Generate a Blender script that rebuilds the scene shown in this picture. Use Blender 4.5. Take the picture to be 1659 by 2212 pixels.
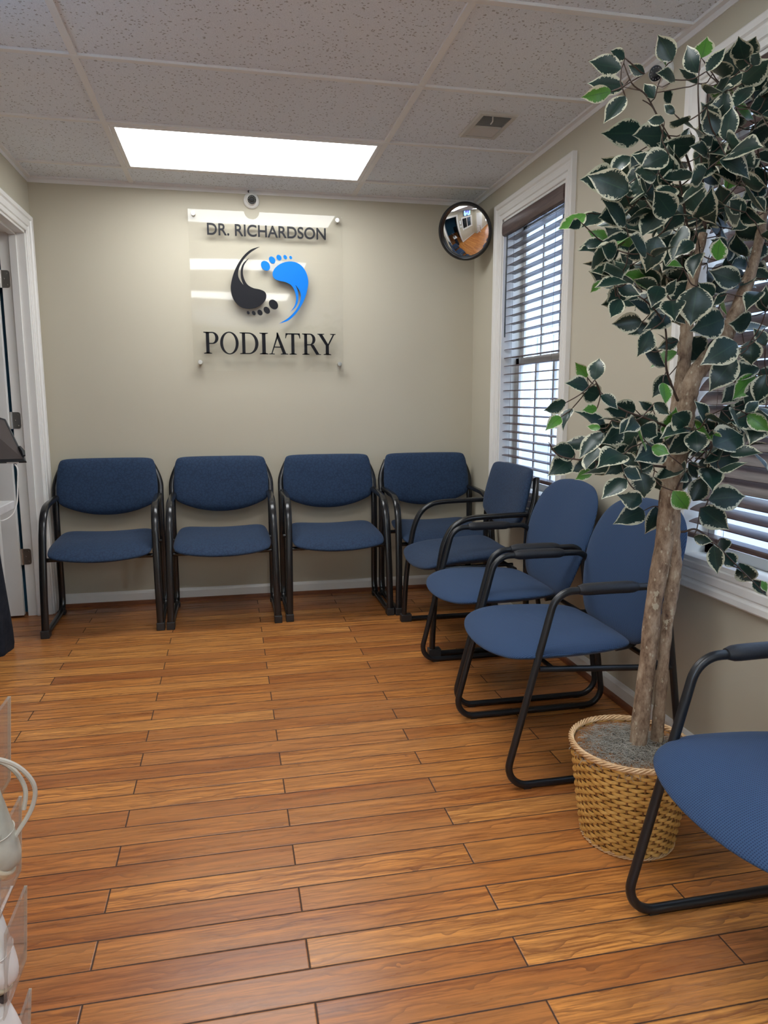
import bpy, bmesh, math, random
from mathutils import Vector, Matrix, Quaternion
PI = math.pi
S = bpy.context.scene
COL = S.collection
random.seed(7)
for o in list(bpy.data.objects): bpy.data.objects.remove(o)

# ------------------------------------------------------------ camera
F_PX, YAW, PITCH, ROLL, CAM_Z = 1561.7, .2089, .1543, .0014, 1.182
cy_, sy_ = math.cos(YAW), math.sin(YAW); cp_, sp_ = math.cos(PITCH), math.sin(PITCH)
FW = Vector((sy_*cp_, cy_*cp_, -sp_)); RT0 = Vector((cy_, -sy_, 0)); DN0 = FW.cross(RT0)
RT = math.cos(ROLL)*RT0 + math.sin(ROLL)*DN0
DN = -math.sin(ROLL)*RT0 + math.cos(ROLL)*DN0
cam_d = bpy.data.cameras.new('camera'); cam = bpy.data.objects.new('camera', cam_d); COL.objects.link(cam)
cam_d.sensor_fit = 'HORIZONTAL'; cam_d.sensor_width = 36; cam_d.lens = F_PX/1659*36
cam_d.clip_start = .02; cam_d.clip_end = 100
UP = -DN
cam.matrix_world = Matrix(((RT.x, UP.x, -FW.x, 0), (RT.y, UP.y, -FW.y, 0), (RT.z, UP.z, -FW.z, CAM_Z), (0, 0, 0, 1)))
S.camera = cam
def at(u, v, y=None, x=None, z=None):
    d = RT*((u-829.5)/F_PX) + DN*((v-1106)/F_PX) + FW
    t = y/d.y if y is not None else (x/d.x if x is not None else (z-CAM_Z)/d.z)
    return Vector((d.x*t, d.y*t, CAM_Z+d.z*t))

# ------------------------------------------------------------ light and exposure
W = bpy.data.worlds.new('sky'); S.world = W; W.use_nodes = True
bg = W.node_tree.nodes['Background']; bg.inputs[0].default_value = (.66, .80, 1, 1); bg.inputs[1].default_value = 7.0
S.view_settings.view_transform = 'Standard'; S.view_settings.look = 'None'
S.view_settings.exposure = 0.85; S.view_settings.gamma = 1
LAMP = 6.4           # radiance of the fluorescent lenses
S.cycles.max_bounces = 8; S.cycles.diffuse_bounces = 5; S.cycles.glossy_bounces = 5; S.cycles.transparent_max_bounces = 16

# ------------------------------------------------------------ materials
def mat(name, col=(.5, .5, .5), rough=.5, metal=0, spec=.5, coat=0):
    m = bpy.data.materials.new(name); m.use_nodes = True
    b = m.node_tree.nodes['Principled BSDF']
    b.inputs['Base Color'].default_value = (*col, 1); b.inputs['Roughness'].default_value = rough
    b.inputs['Metallic'].default_value = metal; b.inputs['Specular IOR Level'].default_value = spec
    b.inputs['Coat Weight'].default_value = coat
    return m
class NT:
    def __init__(s, m): s.t = m.node_tree; s.b = s.t.nodes['Principled BSDF'] if 'Principled BSDF' in s.t.nodes else None
    def n(s, typ, **kw):
        nd = s.t.nodes.new('ShaderNode'+typ)
        for k, v in kw.items():
            if k.startswith('i_'):
                key = k[2:]; key = int(key) if key.isdigit() else key.replace('_', ' ')
                s.put(nd.inputs[key], v)
            else: setattr(nd, k, v)
        return nd
    def put(s, sock, v):
        if isinstance(v, bpy.types.NodeSocket): s.t.links.new(v, sock)
        elif isinstance(v, bpy.types.Node): s.t.links.new(v.outputs[0], sock)
        else: sock.default_value = v
    def m(s, op, a, b=0., c=0.):
        nd = s.t.nodes.new('ShaderNodeMath'); nd.operation = op
        s.put(nd.inputs[0], a); s.put(nd.inputs[1], b); s.put(nd.inputs[2], c); return nd.outputs[0]
    def mix(s, f, a, b, mode='MIX'):
        nd = s.t.nodes.new('ShaderNodeMix'); nd.data_type = 'RGBA'; nd.blend_type = mode
        s.put(nd.inputs[0], f); s.put(nd.inputs[6], a if not isinstance(a, tuple) else (*a, 1)[:4]); s.put(nd.inputs[7], b if not isinstance(b, tuple) else (*b, 1)[:4])
        return nd.outputs[2]
    def ramp(s, f, stops):
        nd = s.t.nodes.new('ShaderNodeValToRGB'); s.put(nd.inputs[0], f); e = nd.color_ramp.elements
        while len(e) < len(stops): e.new(.5)
        for k, (p, c) in enumerate(stops): e[k].position = p; e[k].color = (*c, 1) if isinstance(c, tuple) else (c, c, c, 1)
        return nd.outputs[0]
    def obj(s): return s.n('TexCoord').outputs['Object']
    def noise(s, vec, scale, detail=3, rough=.5):
        nd = s.n('TexNoise'); s.put(nd.inputs['Vector'], vec); nd.inputs['Scale'].default_value = scale
        nd.inputs['Detail'].default_value = detail; nd.inputs['Roughness'].default_value = rough; return nd.outputs[0]
    def map(s, vec, sc=(1, 1, 1), loc=(0, 0, 0), rot=(0, 0, 0)):
        nd = s.n('Mapping'); s.put(nd.inputs[0], vec); nd.inputs['Scale'].default_value = sc
        nd.inputs['Location'].default_value = loc; nd.inputs['Rotation'].default_value = rot; return nd.outputs[0]
    def bump(s, h, strength=.2, dist=.002):
        nd = s.n('Bump'); s.put(nd.inputs['Height'], h); nd.inputs['Strength'].default_value = strength
        nd.inputs['Distance'].default_value = dist; s.put(s.b.inputs['Normal'], nd.outputs[0])

def wall_mat():
    m = mat('beige_wall_paint', (.50, .455, .375), .55, spec=.3); t = NT(m); c = t.obj()
    n1 = t.noise(c, 2.2, 3); t.put(t.b.inputs['Base Color'], t.mix(n1, (.495, .452, .352), (.525, .482, .377)))
    t.bump(t.noise(c, 220, 2), .25, .0006); return m
def tile_mat():
    m = mat('fissured_ceiling_tile', (.6, .59, .58), .9, spec=.1); t = NT(m); c = t.obj()
    w = t.n('TexNoise'); t.put(w.inputs['Vector'], c); w.inputs['Scale'].default_value = 60
    ad = t.n('VectorMath', operation='MULTIPLY_ADD'); t.put(ad.inputs[0], w.outputs[1]); ad.inputs[1].default_value = (.02, .02, 0); t.put(ad.inputs[2], c)
    v = t.n('TexVoronoi'); t.put(v.inputs['Vector'], t.map(ad.outputs[0], (1, 1, .001))); v.inputs['Scale'].default_value = 88
    r = t.n('TexWhiteNoise'); t.put(r.inputs['Vector'], v.outputs['Color'])
    big = t.m('MULTIPLY', t.m('LESS_THAN', v.outputs['Distance'], .30), t.m('GREATER_THAN', r.outputs['Value'], .52))
    n2 = t.ramp(t.noise(c, 330, 3, .6), [(.38, 0.), (.5, 1.)])
    base = t.mix(n2, (.71, .745, .80), (.83, .865, .92))
    t.put(t.b.inputs['Base Color'], t.mix(t.m('MULTIPLY', big, .62), base, (.27, .25, .24)))
    t.bump(t.m('SUBTRACT', n2, t.m('MULTIPLY', big, 2.)), .5, .0012); return m
def floor_mat():
    m = mat('red_oak_floor_boards', (.4, .17, .06), .3, spec=.45); t = NT(m)
    c = t.obj(); sx = t.n('SeparateXYZ'); t.put(sx.inputs[0], c); X, Y = sx.outputs[0], sx.outputs[1]
    Y = t.m('ADD', Y, t.m('MULTIPLY', X, .006))
    ry = t.m('DIVIDE', t.m('SUBTRACT', Y, 1.6210), .08765)
    row = t.m('FLOOR', ry); fy = t.m('SUBTRACT', ry, row)
    par = t.m('MODULO', t.m('ADD', row, 200.), 2.)
    rx = t.m('DIVIDE', t.m('SUBTRACT', t.m('ADD', X, .3225), t.m('MULTIPLY', par, .4505)), .901)
    colm = t.m('FLOOR', rx); fx = t.m('SUBTRACT', rx, colm)
    cid = t.n('CombineXYZ'); t.put(cid.inputs[0], row); t.put(cid.inputs[1], colm)
    wn = t.n('TexWhiteNoise'); t.put(wn.inputs['Vector'], cid.outputs[0]); rnd = wn.outputs['Value']
    sc = t.n('SeparateColor'); t.put(sc.inputs[0], wn.outputs['Color'])
    # per board offset of the grain
    off = t.n('VectorMath', operation='MULTIPLY_ADD'); t.put(off.inputs[0], wn.outputs['Color']); off.inputs[1].default_value = (31, 17, 9); t.put(off.inputs[2], c)
    g1 = t.noise(t.map(off.outputs[0], (3.5, 75, 1)), 1, 5, .65)
    low = t.noise(t.map(off.outputs[0], (1.6, 9, 1)), 1, 2, .5)
    wv = t.n('TexWave', wave_type='BANDS', bands_direction='Y', wave_profile='SAW'); t.put(wv.inputs['Vector'], t.map(off.outputs[0], (.55, 1, 1)))
    wv.inputs['Scale'].default_value = 9; wv.inputs['Distortion'].default_value = 9; wv.inputs['Detail'].default_value = 3; wv.inputs['Detail Scale'].default_value = 1.1; wv.inputs['Detail Roughness'].default_value = .55
    base = t.ramp(rnd, [(0., (.40, .125, .028)), (.35, (.55, .195, .042)), (.7, (.68, .270, .060)), (1., (.80, .355, .085))])
    base = t.mix(t.ramp(sc.outputs[1], [(.75, 0.), (1., .35)]), base, (.30, .085, .040))
    g2 = t.noise(t.map(off.outputs[0], (9, 210, 1)), 1, 4, .65)
    dark = t.mix(t.ramp(wv.outputs[1], [(.0, .85), (.25, .0), (1., .0)]), base, (.16, .05, .018))
    dark = t.mix(t.ramp(g1, [(.42, .62), (.60, 0.)]), dark, (.20, .062, .02))
    dark = t.mix(t.ramp(g2, [(.38, .7), (.52, 0.)]), dark, (.17, .05, .015))
    dark = t.mix(t.ramp(low, [(.35, .28), (.65, 0.)]), dark, (.62, .28, .085))
    ey = t.m('MULTIPLY', t.m('MINIMUM', fy, t.m('SUBTRACT', 1., fy)), .08765)
    ex = t.m('MULTIPLY', t.m('MINIMUM', fx, t.m('SUBTRACT', 1., fx)), .901)
    wob = t.m('MULTIPLY', t.m('SUBTRACT', t.noise(c, 90, 2), .5), .0012)
    gy = t.m('ADD', t.m('ABSOLUTE', ey), wob)
    e = t.m('MINIMUM', gy, ex)
    gm = t.ramp(t.m('MULTIPLY', e, 100.), [(.12, 1.), (.26, 0.)])
    t.put(t.b.inputs['Base Color'], t.mix(t.m('MULTIPLY', gm, .93), dark, (.022, .009, .005)))
    t.put(t.b.inputs['Roughness'], t.m('ADD', t.m('MULTIPLY', g1, .14), t.m('ADD', .22, t.m('MULTIPLY', gm, .4))))
    h = t.m('SUBTRACT', t.ramp(t.m('MULTIPLY', e, 100.), [(.0, 0.), (.35, 1.)]), t.m('MULTIPLY', g1, .06))
    t.bump(h, .55, .0012)
    return m
def fabric_a():
    m = mat('navy_jacquard_fabric', (.02, .05, .12), .75, spec=.25); t = NT(m); c = t.obj()
    w = t.n('TexNoise'); t.put(w.inputs['Vector'], c); w.inputs['Scale'].default_value = 35
    ad = t.n('VectorMath', operation='MULTIPLY_ADD'); t.put(ad.inputs[0], w.outputs[1]); ad.inputs[1].default_value = (.03, .03, .03); t.put(ad.inputs[2], c)
    v = t.n('TexVoronoi', feature='DISTANCE_TO_EDGE'); t.put(v.inputs['Vector'], ad.outputs[0]); v.inputs['Scale'].default_value = 55
    sq = t.ramp(v.outputs['Distance'], [(.0, 1.), (.14, 0.)])
    n = t.noise(c, 700, 2)
    b = t.mix(n, (.010, .026, .060), (.024, .052, .108))
    t.put(t.b.inputs['Base Color'], t.mix(t.m('MULTIPLY', sq, .55), b, (.007, .013, .038)))
    t.put(t.b.inputs['Sheen Weight'], .08)
    t.bump(t.m('ADD', n, sq), .3, .0008); return m
def fabric_b():
    m = mat('blue_dotted_weave_fabric', (.03, .07, .17), .8, spec=.2); t = NT(m); c = t.obj()
    sx = t.n('SeparateXYZ'); t.put(sx.inputs[0], c)
    zz = t.m('ADD', sx.outputs[1], sx.outputs[2])
    a = t.m('SINE', t.m('MULTIPLY', t.m('ADD', sx.outputs[0], zz), 560.)); b = t.m('SINE', t.m('MULTIPLY', t.m('SUBTRACT', sx.outputs[0], zz), 560.))
    d = t.ramp(t.m('MULTIPLY', a, b), [(.15, 0.), (.6, 1.)])
    n = t.noise(c, 900, 2)
    bb = t.mix(n, (.020, .045, .100), (.040, .082, .170))
    t.put(t.b.inputs['Base Color'], t.mix(t.m('MULTIPLY', d, .8), bb, (.008, .017, .052)))
    t.put(t.b.inputs['Sheen Weight'], .08)
    t.bump(t.m('SUBTRACT', n, t.m('MULTIPLY', d, 1.5)), .4, .0009); return m
def noisy(name, c1, c2, scale, rough, spec=.4, sc=(1, 1, 1), bs=.2, bd=.001, det=4):
    m = mat(name, c1, rough, spec=spec); t = NT(m); n = t.noise(t.map(t.obj(), sc), scale, det, .6)
    t.put(t.b.inputs['Base Color'], t.mix(t.ramp(n, [(.3, 0.), (.7, 1.)]), c1, c2)); t.bump(n, bs, bd); return m
def bark_mat():
    m = mat('mottled_bark', (.2, .13, .08), .75, spec=.25); t = NT(m); c = t.obj()
    n = t.noise(t.map(c, (1, 1, .45)), 42, 6, .72)
    b = t.ramp(n, [(.30, (.06, .033, .02)), (.44, (.19, .125, .08)), (.56, (.30, .215, .145)), (.70, (.42, .33, .235))])
    lich = t.ramp(t.noise(t.map(c, (1, 1, .6), (3, 1, 0)), 40, 4, .6), [(.64, 0.), (.66, 1.)])
    b = t.mix(t.m('MULTIPLY', lich, .75), b, (.44, .38, .27))
    v = t.n('TexVoronoi'); t.put(v.inputs['Vector'], t.map(c, (1, 1, .6))); v.inputs['Scale'].default_value = 60
    b = t.mix(t.m('MULTIPLY', t.m('LESS_THAN', v.outputs[0], .15), .6), b, (.50, .44, .32))
    t.put(t.b.inputs['Base Color'], b); t.bump(n, .6, .004); return m
def leaf_mat():
    m = mat('variegated_leaf', (.02, .06, .03), .36, spec=.42); t = NT(m)
    uv = t.n('UVMap', uv_map='UVMap'); sx = t.n('SeparateXYZ'); t.put(sx.inputs[0], uv.outputs[0])
    rn = t.n('UVMap', uv_map='vary'); sr = t.n('SeparateXYZ'); t.put(sr.inputs[0], rn.outputs[0])
    u = t.m('ABSOLUTE', t.m('SUBTRACT', t.m('MULTIPLY', sx.outputs[0], 2.), 1.)); v = sx.outputs[1]
    cv = t.n('CombineXYZ'); t.put(cv.inputs[0], sx.outputs[0]); t.put(cv.inputs[1], t.m('MULTIPLY', v, 2.)); t.put(cv.inputs[2], t.m('MULTIPLY', sr.outputs[0], 60.))
    jag = t.noise(cv.outputs[0], 11, 3); lowj = t.noise(cv.outputs[0], 1.6, 1)
    tipness = t.m('MULTIPLY', t.m('POWER', v, 5.), .55)
    edge = t.m('SUBTRACT', t.m('SUBTRACT', 1., u), tipness)
    thr = t.m('ADD', t.m('MULTIPLY', t.m('SUBTRACT', jag, .5), .75), t.m('ADD', -.10, t.m('MULTIPLY', lowj, .55)))
    cream = t.m('MAXIMUM', t.m('LESS_THAN', edge, .045), t.ramp(t.m('ADD', t.m('MULTIPLY', t.m('SUBTRACT', thr, edge), 8.), .5), [(.3, 0.), (.7, 1.)]))
    vein = t.m('MULTIPLY', t.m('LESS_THAN', u, .045), .5)
    lime = t.m('GREATER_THAN', sr.outputs[1], .5)
    g = t.mix(jag, (.005, .020, .016), (.014, .040, .030)); gl = t.mix(jag, (.045, .16, .02), (.09, .24, .035))
    geo = t.n('NewGeometry')
    g = t.mix(t.m('MULTIPLY', geo.outputs['Backfacing'], .35), g, (.035, .065, .04))
    g = t.mix(lime, g, gl); g = t.mix(vein, g, (.03, .065, .035))
    colr = t.mix(cream, g, (.50, .49, .36))
    t.put(t.b.inputs['Base Color'], colr)
    tr = t.n('BsdfTranslucent'); t.put(tr.inputs[0], colr)
    mx = t.n('MixShader'); mx.inputs[0].default_value = .10; t.put(mx.inputs[1], t.b.outputs[0]); t.put(mx.inputs[2], tr.outputs[0])
    t.put(t.t.nodes['Material Output'].inputs[0], mx.outputs[0])
    return m
def clear_mat(name, tint, rough=.02, ior=1.49, haze=0.0):
    m = bpy.data.materials.new(name); m.use_nodes = True; t = NT(m); tr = m.node_tree; tr.nodes.remove(t.b)
    a = t.n('BsdfTransparent'); a.inputs[0].default_value = (*tint, 1)
    g = t.n('BsdfGlossy'); g.inputs['Roughness'].default_value = rough
    g_ = t.n('NewGeometry'); f = t.n('Fresnel'); t.put(f.inputs[0], t.m('ADD', ior, t.m('MULTIPLY', g_.outputs['Backfacing'], 1/ior-ior)))
    mx = t.n('MixShader'); t.put(mx.inputs[0], t.m('ADD', f.outputs[0], haze)); t.put(mx.inputs[1], a.outputs[0]); t.put(mx.inputs[2], g.outputs[0])
    t.put(tr.nodes['Material Output'].inputs[0], mx.outputs[0]); return m
def hazy(name, tint, dif, amt):
    m = clear_mat(name, tint, .06, 1.5, .03); t = NT(m); out = m.node_tree.nodes['Material Output']; src = out.inputs[0].links[0].from_socket
    d = t.n('BsdfDiffuse'); d.inputs[0].default_value = (*dif, 1); mx = t.n('MixShader'); mx.inputs[0].default_value = amt
    t.put(mx.inputs[1], src); t.put(mx.inputs[2], d); t.put(out.inputs[0], mx.outputs[0]); return m
def emis(name, col, st):
    m = bpy.data.materials.new(name); m.use_nodes = True; t = NT(m); m.node_tree.nodes.remove(t.b)
    e = t.n('Emission'); e.inputs[0].default_value = (*col, 1); e.inputs[1].default_value = st
    t.put(m.node_tree.nodes['Material Output'].inputs[0], e.outputs[0]); return m
def brick_mat():
    m = mat('pale_outdoor_brick', (.6, .5, .5), .9); t = NT(m)
    b = t.n('TexBrick'); t.put(b.inputs['Vector'], t.map(t.obj(), (1, 1, 1), rot=(PI/2, 0, PI/2)))
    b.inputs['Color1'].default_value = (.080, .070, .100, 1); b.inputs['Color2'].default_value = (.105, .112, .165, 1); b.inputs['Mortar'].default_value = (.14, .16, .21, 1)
    b.inputs['Scale'].default_value = 1; b.inputs['Mortar Size'].default_value = .012; b.inputs['Brick Width'].default_value = .21; b.inputs['Row Height'].default_value = .075
    t.put(t.b.inputs['Base Color'], b.outputs[0]); return m
M = dict(
    wall=wall_mat(), tile=tile_mat(), floor=floor_mat(), fa=fabric_a(), fb=fabric_b(), bark=bark_mat(), leaf=leaf_mat(),
    grid=mat('ceiling_grid_paint', (.80, .79, .78), .5, spec=.3),
    white=noisy('white_trim_paint', (.74, .72, .68), (.78, .76, .72), 5, .35, .5, bs=.05),
    shoe=noisy('stained_moulding_wood', (.14, .045, .02), (.24, .08, .03), 12, .35, sc=(1, 1, 6)),
    black_gloss=mat('black_gloss_plastic', (.012, .012, .013), .22, spec=.5),
    black_tube=mat('black_powder_coat', (.010, .011, .013), .33, spec=.5),
    foam=noisy('black_foam_grip', (.012, .013, .016), (.022, .023, .027), 300, .45, .4),
    rubber=mat('black_foot_block', (.02, .02, .021), .5),
    blind=noisy('dark_walnut_blind', (.055, .033, .030), (.12, .078, .070), 7, .38, .45, sc=(1, 1.2, 22), bs=.1),
    cord=mat('brown_cord', (.11, .07, .06), .8),
    acryl=clear_mat('clear_acrylic', (.996, .996, .994), .03, 1.40),
    acryl2=hazy('thick_clear_acrylic', (.93, .92, .90), (.6, .56, .52), .14), acryl3=hazy('polished_acrylic_edge', (.9, .9, .85), (.75, .72, .62), .62),
    glass=clear_mat('window_glass', (.96, .98, .98), .0, 1.45),
    steel=mat('brushed_steel', (.62, .60, .57), .28, metal=1),
    nickel=mat('satin_nickel_hinge', (.50, .47, .43), .35, metal=1),
    mirror=mat('mirror_glass', (.93, .94, .95), .0, metal=1),
    dark=mat('matte_black_plastic', (.012, .013, .015), .45),
    ink=mat('black_lettering', (.005, .005, .008), .3, spec=.2), blue=mat('azure_lettering', (.0, .165, .62), .3, spec=.2),
    cam=mat('white_camera_housing', (.75, .74, .71), .35), lens=mat('camera_lens_glass', (.008, .009, .012), .08, spec=.8),
    led=mat('infrared_led', (.22, .22, .24), .2),
    vent=mat('vent_paint', (.56, .54, .50), .45), ventd=mat('vent_dark_duct', (.10, .11, .13), .8), ventl=mat('vent_louver', (.62, .60, .57), .5),
    lamp=emis('fluorescent_lens', (.96, .985, 1), LAMP),
    wicker=noisy('golden_wicker', (.46, .235, .050), (.72, .42, .12), 26, .42, .45, bs=.3),
    wicker_d=noisy('dark_wicker_stake', (.16, .065, .02), (.30, .13, .04), 30, .5),
    rimw=noisy('pale_wicker_rim', (.52, .30, .14), (.72, .50, .28), 40, .5),
    moss=noisy('grey_dried_moss', (.07, .065, .055), (.22, .205, .18), 60, .95, .1, bs=.8, bd=.01),
    fibre=noisy('grey_moss_fibre', (.22, .20, .165), (.42, .385, .33), 30, .9, .1),
    twig=mat('brown_twig', (.055, .032, .022), .7),
    brick=brick_mat(), outw=mat('white_outdoor_frame', (.5, .53, .6), .6), ground=mat('pavement', (.25, .25, .26), .9),
    bluewall=mat('teal_blue_wall_paint', (.04, .17, .30), .6), cream=mat('cream_wall_paint', (.62, .56, .40), .6),
    marble=noisy('white_marble', (.80, .79, .77), (.66, .65, .65), 9, .2, bs=0.0), cloth=noisy('black_cloth', (.010, .013, .020), (.022, .026, .036), 18, .85, .2, bs=.5, bd=.01),
    screen=mat('dim_tablet_screen', (.10, .085, .08), .12, spec=.6), paper=mat('white_label', (.75, .76, .74), .6), wcord=mat('white_cable', (.72, .71, .68), .4),
    leather_g=noisy('grey_green_leather', (.34, .33, .27), (.46, .45, .38), 22, .45), leather_w=noisy('white_leather', (.66, .63, .60), (.76, .73, .70), 14, .45),
    sole=mat('cream_shoe_sole', (.62, .57, .42), .6), lace=mat('stone_shoe_lace', (.48, .45, .38), .8), lining=mat('dark_shoe_lining', (.06, .05, .05), .9),
    tv=emis('tv_picture', (.25, .45, .9), 1.3), panel=mat('light_slat_panel', (.62, .61, .58), .5),
)

# ------------------------------------------------------------ mesh helpers
class MB:
    def __init__(s): s.v = []; s.f = []; s.mi = []; s.cur = 0; s.uv = None
    def add(s, vs, fs):
        o = len(s.v); s.v += [tuple(x) for x in vs]; s.f += [[i+o for i in f] for f in fs]; s.mi += [s.cur]*len(fs); return s
    def box(s, x0, x1, y0, y1, z0, z1):
        s.add([(x0, y0, z0), (x1, y0, z0), (x1, y1, z0), (x0, y1, z0), (x0, y0, z1), (x1, y0, z1), (x1, y1, z1), (x0, y1, z1)],
              [(0, 3, 2, 1), (4, 5, 6, 7), (0, 1, 5, 4), (1, 2, 6, 5), (2, 3, 7, 6), (3, 0, 4, 7)]); return s
    def tube(s, path, r, seg=10, closed=False, b=None, ratio=1., power=1., caps=True):
        """r radius (number or list) in the path's plane; b fixed binormal; ratio stretches along the binormal"""
        P = [Vector(p) for p in path]; n = len(P); rs = r if isinstance(r, (list, tuple)) else [r]*n
        T = []
        for i in range(n):
            if closed: t = P[(i+1) % n]-P[i-1]
            else: t = P[min(i+1, n-1)]-P[max(i-1, 0)]
            T.append(t.normalized() if t.length > 1e-9 else Vector((0, 0, 1)))
        if b is None:
            nn = T[0].orthogonal().normalized(); N = [nn]
            for i in range(1, n):
                q = T[i-1].rotation_difference(T[i]); nn = (q @ nn); nn = (nn-T[i]*nn.dot(T[i])).normalized(); N.append(nn)
        else:
            b = Vector(b); N = [b.cross(t).normalized() for t in T]
        vs = []; fs = []
        for i in range(n):
            B = T[i].cross(N[i])
            for k in range(seg):
                a = 2*PI*k/seg; c_, s_ = math.cos(a), math.sin(a)
                c_ = math.copysign(abs(c_)**power, c_); s_ = math.copysign(abs(s_)**power, s_)
                vs.append(P[i]+N[i]*(c_*rs[i])+B*(s_*rs[i]*ratio))
        m = n if closed else n-1
        for i in range(m):
            for k in range(seg):
                a = i*seg+k; c = i*seg+(k+1) % seg; d = ((i+1) % n)*seg+(k+1) % seg; e = ((i+1) % n)*seg+k
                fs.append((a, c, d, e))
        if not closed and caps: fs.append(tuple(range(seg-1, -1, -1))); fs.append(tuple((n-1)*seg+k for k in range(seg)))
        s.add(vs, fs); return s
    def lathe(s, prof, axis=(0, 0, 1), org=(0, 0, 0), seg=24):
        ax = Vector(axis).normalized(); u = ax.orthogonal().normalized(); w = ax.cross(u); o = Vector(org); vs = []; fs = []
        for (r, h) in prof:
            for k in range(seg):
                a = 2*PI*k/seg; vs.append(o+ax*h+(u*math.cos(a)+w*math.sin(a))*r)
        for i in range(len(prof)-1):
            for k in range(seg): fs.append((i*seg+k, i*seg+(k+1) % seg, (i+1)*seg+(k+1) % seg, (i+1)*seg+k))
        if prof[0][0] > 1e-6: fs.append(tuple(range(seg-1, -1, -1)))
        if prof[-1][0] > 1e-6: fs.append(tuple((len(prof)-1)*seg+k for k in range(seg)))
        s.add(vs, fs); return s
    def prism(s, pts, to3, d0, d1):
        n = len(pts); vs = [to3(p[0], p[1], d0) for p in pts]+[to3(p[0], p[1], d1) for p in pts]
        fs = [tuple(range(n-1, -1, -1)), tuple(range(n, 2*n))]+[(i, (i+1) % n, n+(i+1) % n, n+i) for i in range(n)]
        s.add(vs, fs); return s
    def ring(s, outer, inner, to3, d0, d1):
        n = len(outer); vs = []
        for d in (d0, d1): vs += [to3(p[0], p[1], d) for p in outer]+[to3(p[0], p[1], d) for p in inner]
        fs = []
        for i in range(n):
            j = (i+1) % n
            fs += [(i, n+i, n+j, j), (2*n+i, 2*n+j, 3*n+j, 3*n+i), (i, j, 2*n+j, 2*n+i), (n+i, 3*n+i, 3*n+j, n+j)]
        s.add(vs, fs); return s
    def pad(s, outline, to3, th0, th1, rings=9, ex=3.2, deform=None):
        """cushion: closed outline (a,b) about its centroid, thickness th0 behind and th1 in front"""
        n = len(outline); ca = sum(p[0] for p in outline)/n; cb = sum(p[1] for p in outline)/n
        rad = [math.sin(PI/2*k/rings) for k in range(1, rings+1)]
        def hgt(r): return (max(0., 1-r**ex))**(1/ex*1.6) if r < 1 else 0
        vs = []; fs = []
        def put(a, b, d):
            if deform: a, b, d = deform(a, b, d)
            vs.append(to3(a, b, d)); return len(vs)-1
        c1 = put(ca, cb, th1); top = []; bot = []
        for r in rad: top.append([put(ca+(p[0]-ca)*r, cb+(p[1]-cb)*r, th1*hgt(r)) for p in outline])
        c0 = put(ca, cb, -th0)
        for r in rad[:-1]: bot.append([put(ca+(p[0]-ca)*r, cb+(p[1]-cb)*r, -th0*hgt(r)) for p in outline])
        bot.append(top[-1])
        for k in range(n):
            j = (k+1) % n; fs.append((c1, top[0][k], top[0][j])); fs.append((c0, bot[0][j], bot[0][k]))
            for i in range(rings-1):
                fs.append((top[i][k], top[i+1][k], top[i+1][j], top[i][j])); fs.append((bot[i][j], bot[i+1][j], bot[i+1][k], bot[i][k]))
        s.add(vs, fs); return s
    def xf(s, Mx, start=0):
        for i in range(start, len(s.v)): s.v[i] = tuple(Mx @ Vector(s.v[i]))
        return s
    def build(s, name, mats, parent=None, smooth=True, bevel=0, loc=None, sub=0, angle=40):
        me = bpy.data.meshes.new(name); me.from_pydata(s.v, [], s.f); me.update()
        if not isinstance(mats, (list, tuple)): mats = [mats]
        for m in mats: me.materials.append(m)
        if len(mats) > 1: me.polygons.foreach_set('material_index', s.mi)
        bm = bmesh.new(); bm.from_mesh(me); bmesh.ops.recalc_face_normals(bm, faces=bm.faces); bm.to_mesh(me); bm.free()
        o = bpy.data.objects.new(name, me); COL.objects.link(o)
        if bevel:
            md = o.modifiers.new('bevel', 'BEVEL'); md.width = bevel; md.segments = 2; md.limit_method = 'ANGLE'; md.angle_limit = .6
        if sub:
            md = o.modifiers.new('sub', 'SUBSURF'); md.levels = sub; md.render_levels = sub
        if smooth:
            me.polygons.foreach_set('use_smooth', [True]*len(me.polygons))
            try: me.set_sharp_from_angle(angle=math.radians(angle))
            except Exception: pass
        if parent: o.parent = parent
        if loc: o.location = loc
        return o
def tag(o, label=None, cat=None, group=None, kind=None):
    if label: o['label'] = label
    if cat: o['category'] = cat
    if group: o['group'] = group
    if kind: o['kind'] = kind
    return o
def thing(name, label, cat, loc=(0, 0, 0), rz=0, group=None):
    o = bpy.data.objects.new(name, None); o.empty_display_size = .05; COL.objects.link(o); o.location = loc; o.rotation_euler = (0, 0, rz)
    return tag(o, label, cat, group)
def struct(o): o['kind'] = 'structure'; return o
def dup(root, loc, rz, label):
    def cp(o, par):
        c = o.copy(); COL.objects.link(c); c.parent = par
        for ch in [k for k in list(bpy.data.objects) if k.parent == o]: cp(ch, c)
        return c
    r = cp(root, None); r.location = loc; r.rotation_euler = (0, 0, rz); r['label'] = label
    return r
def fillet(pts, rad, closed=True, seg=8):
    n = len(pts); out = []
    for i in range(n):
        p = Vector(pts[i]); r = rad[i] if isinstance(rad, (list, tuple)) else rad
        if (not closed and i in (0, n-1)) or r == 0: out.append(p); continue
        a = Vector(pts[i-1])-p; b = Vector(pts[(i+1) % n])-p; a.normalize(); b.normalize()
        ang = a.angle(b); t = r/math.tan(ang/2); p0 = p+a*t; p1 = p+b*t
        cen = p+(a+b).normalized()*(r/math.sin(ang/2)); v0 = p0-cen; v1 = p1-cen; w = v0.angle(v1)
        for k in range(seg+1):
            f = k/seg; out.append(cen+(v0*math.sin((1-f)*w)+v1*math.sin(f*w))/math.sin(w))
    return out
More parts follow.
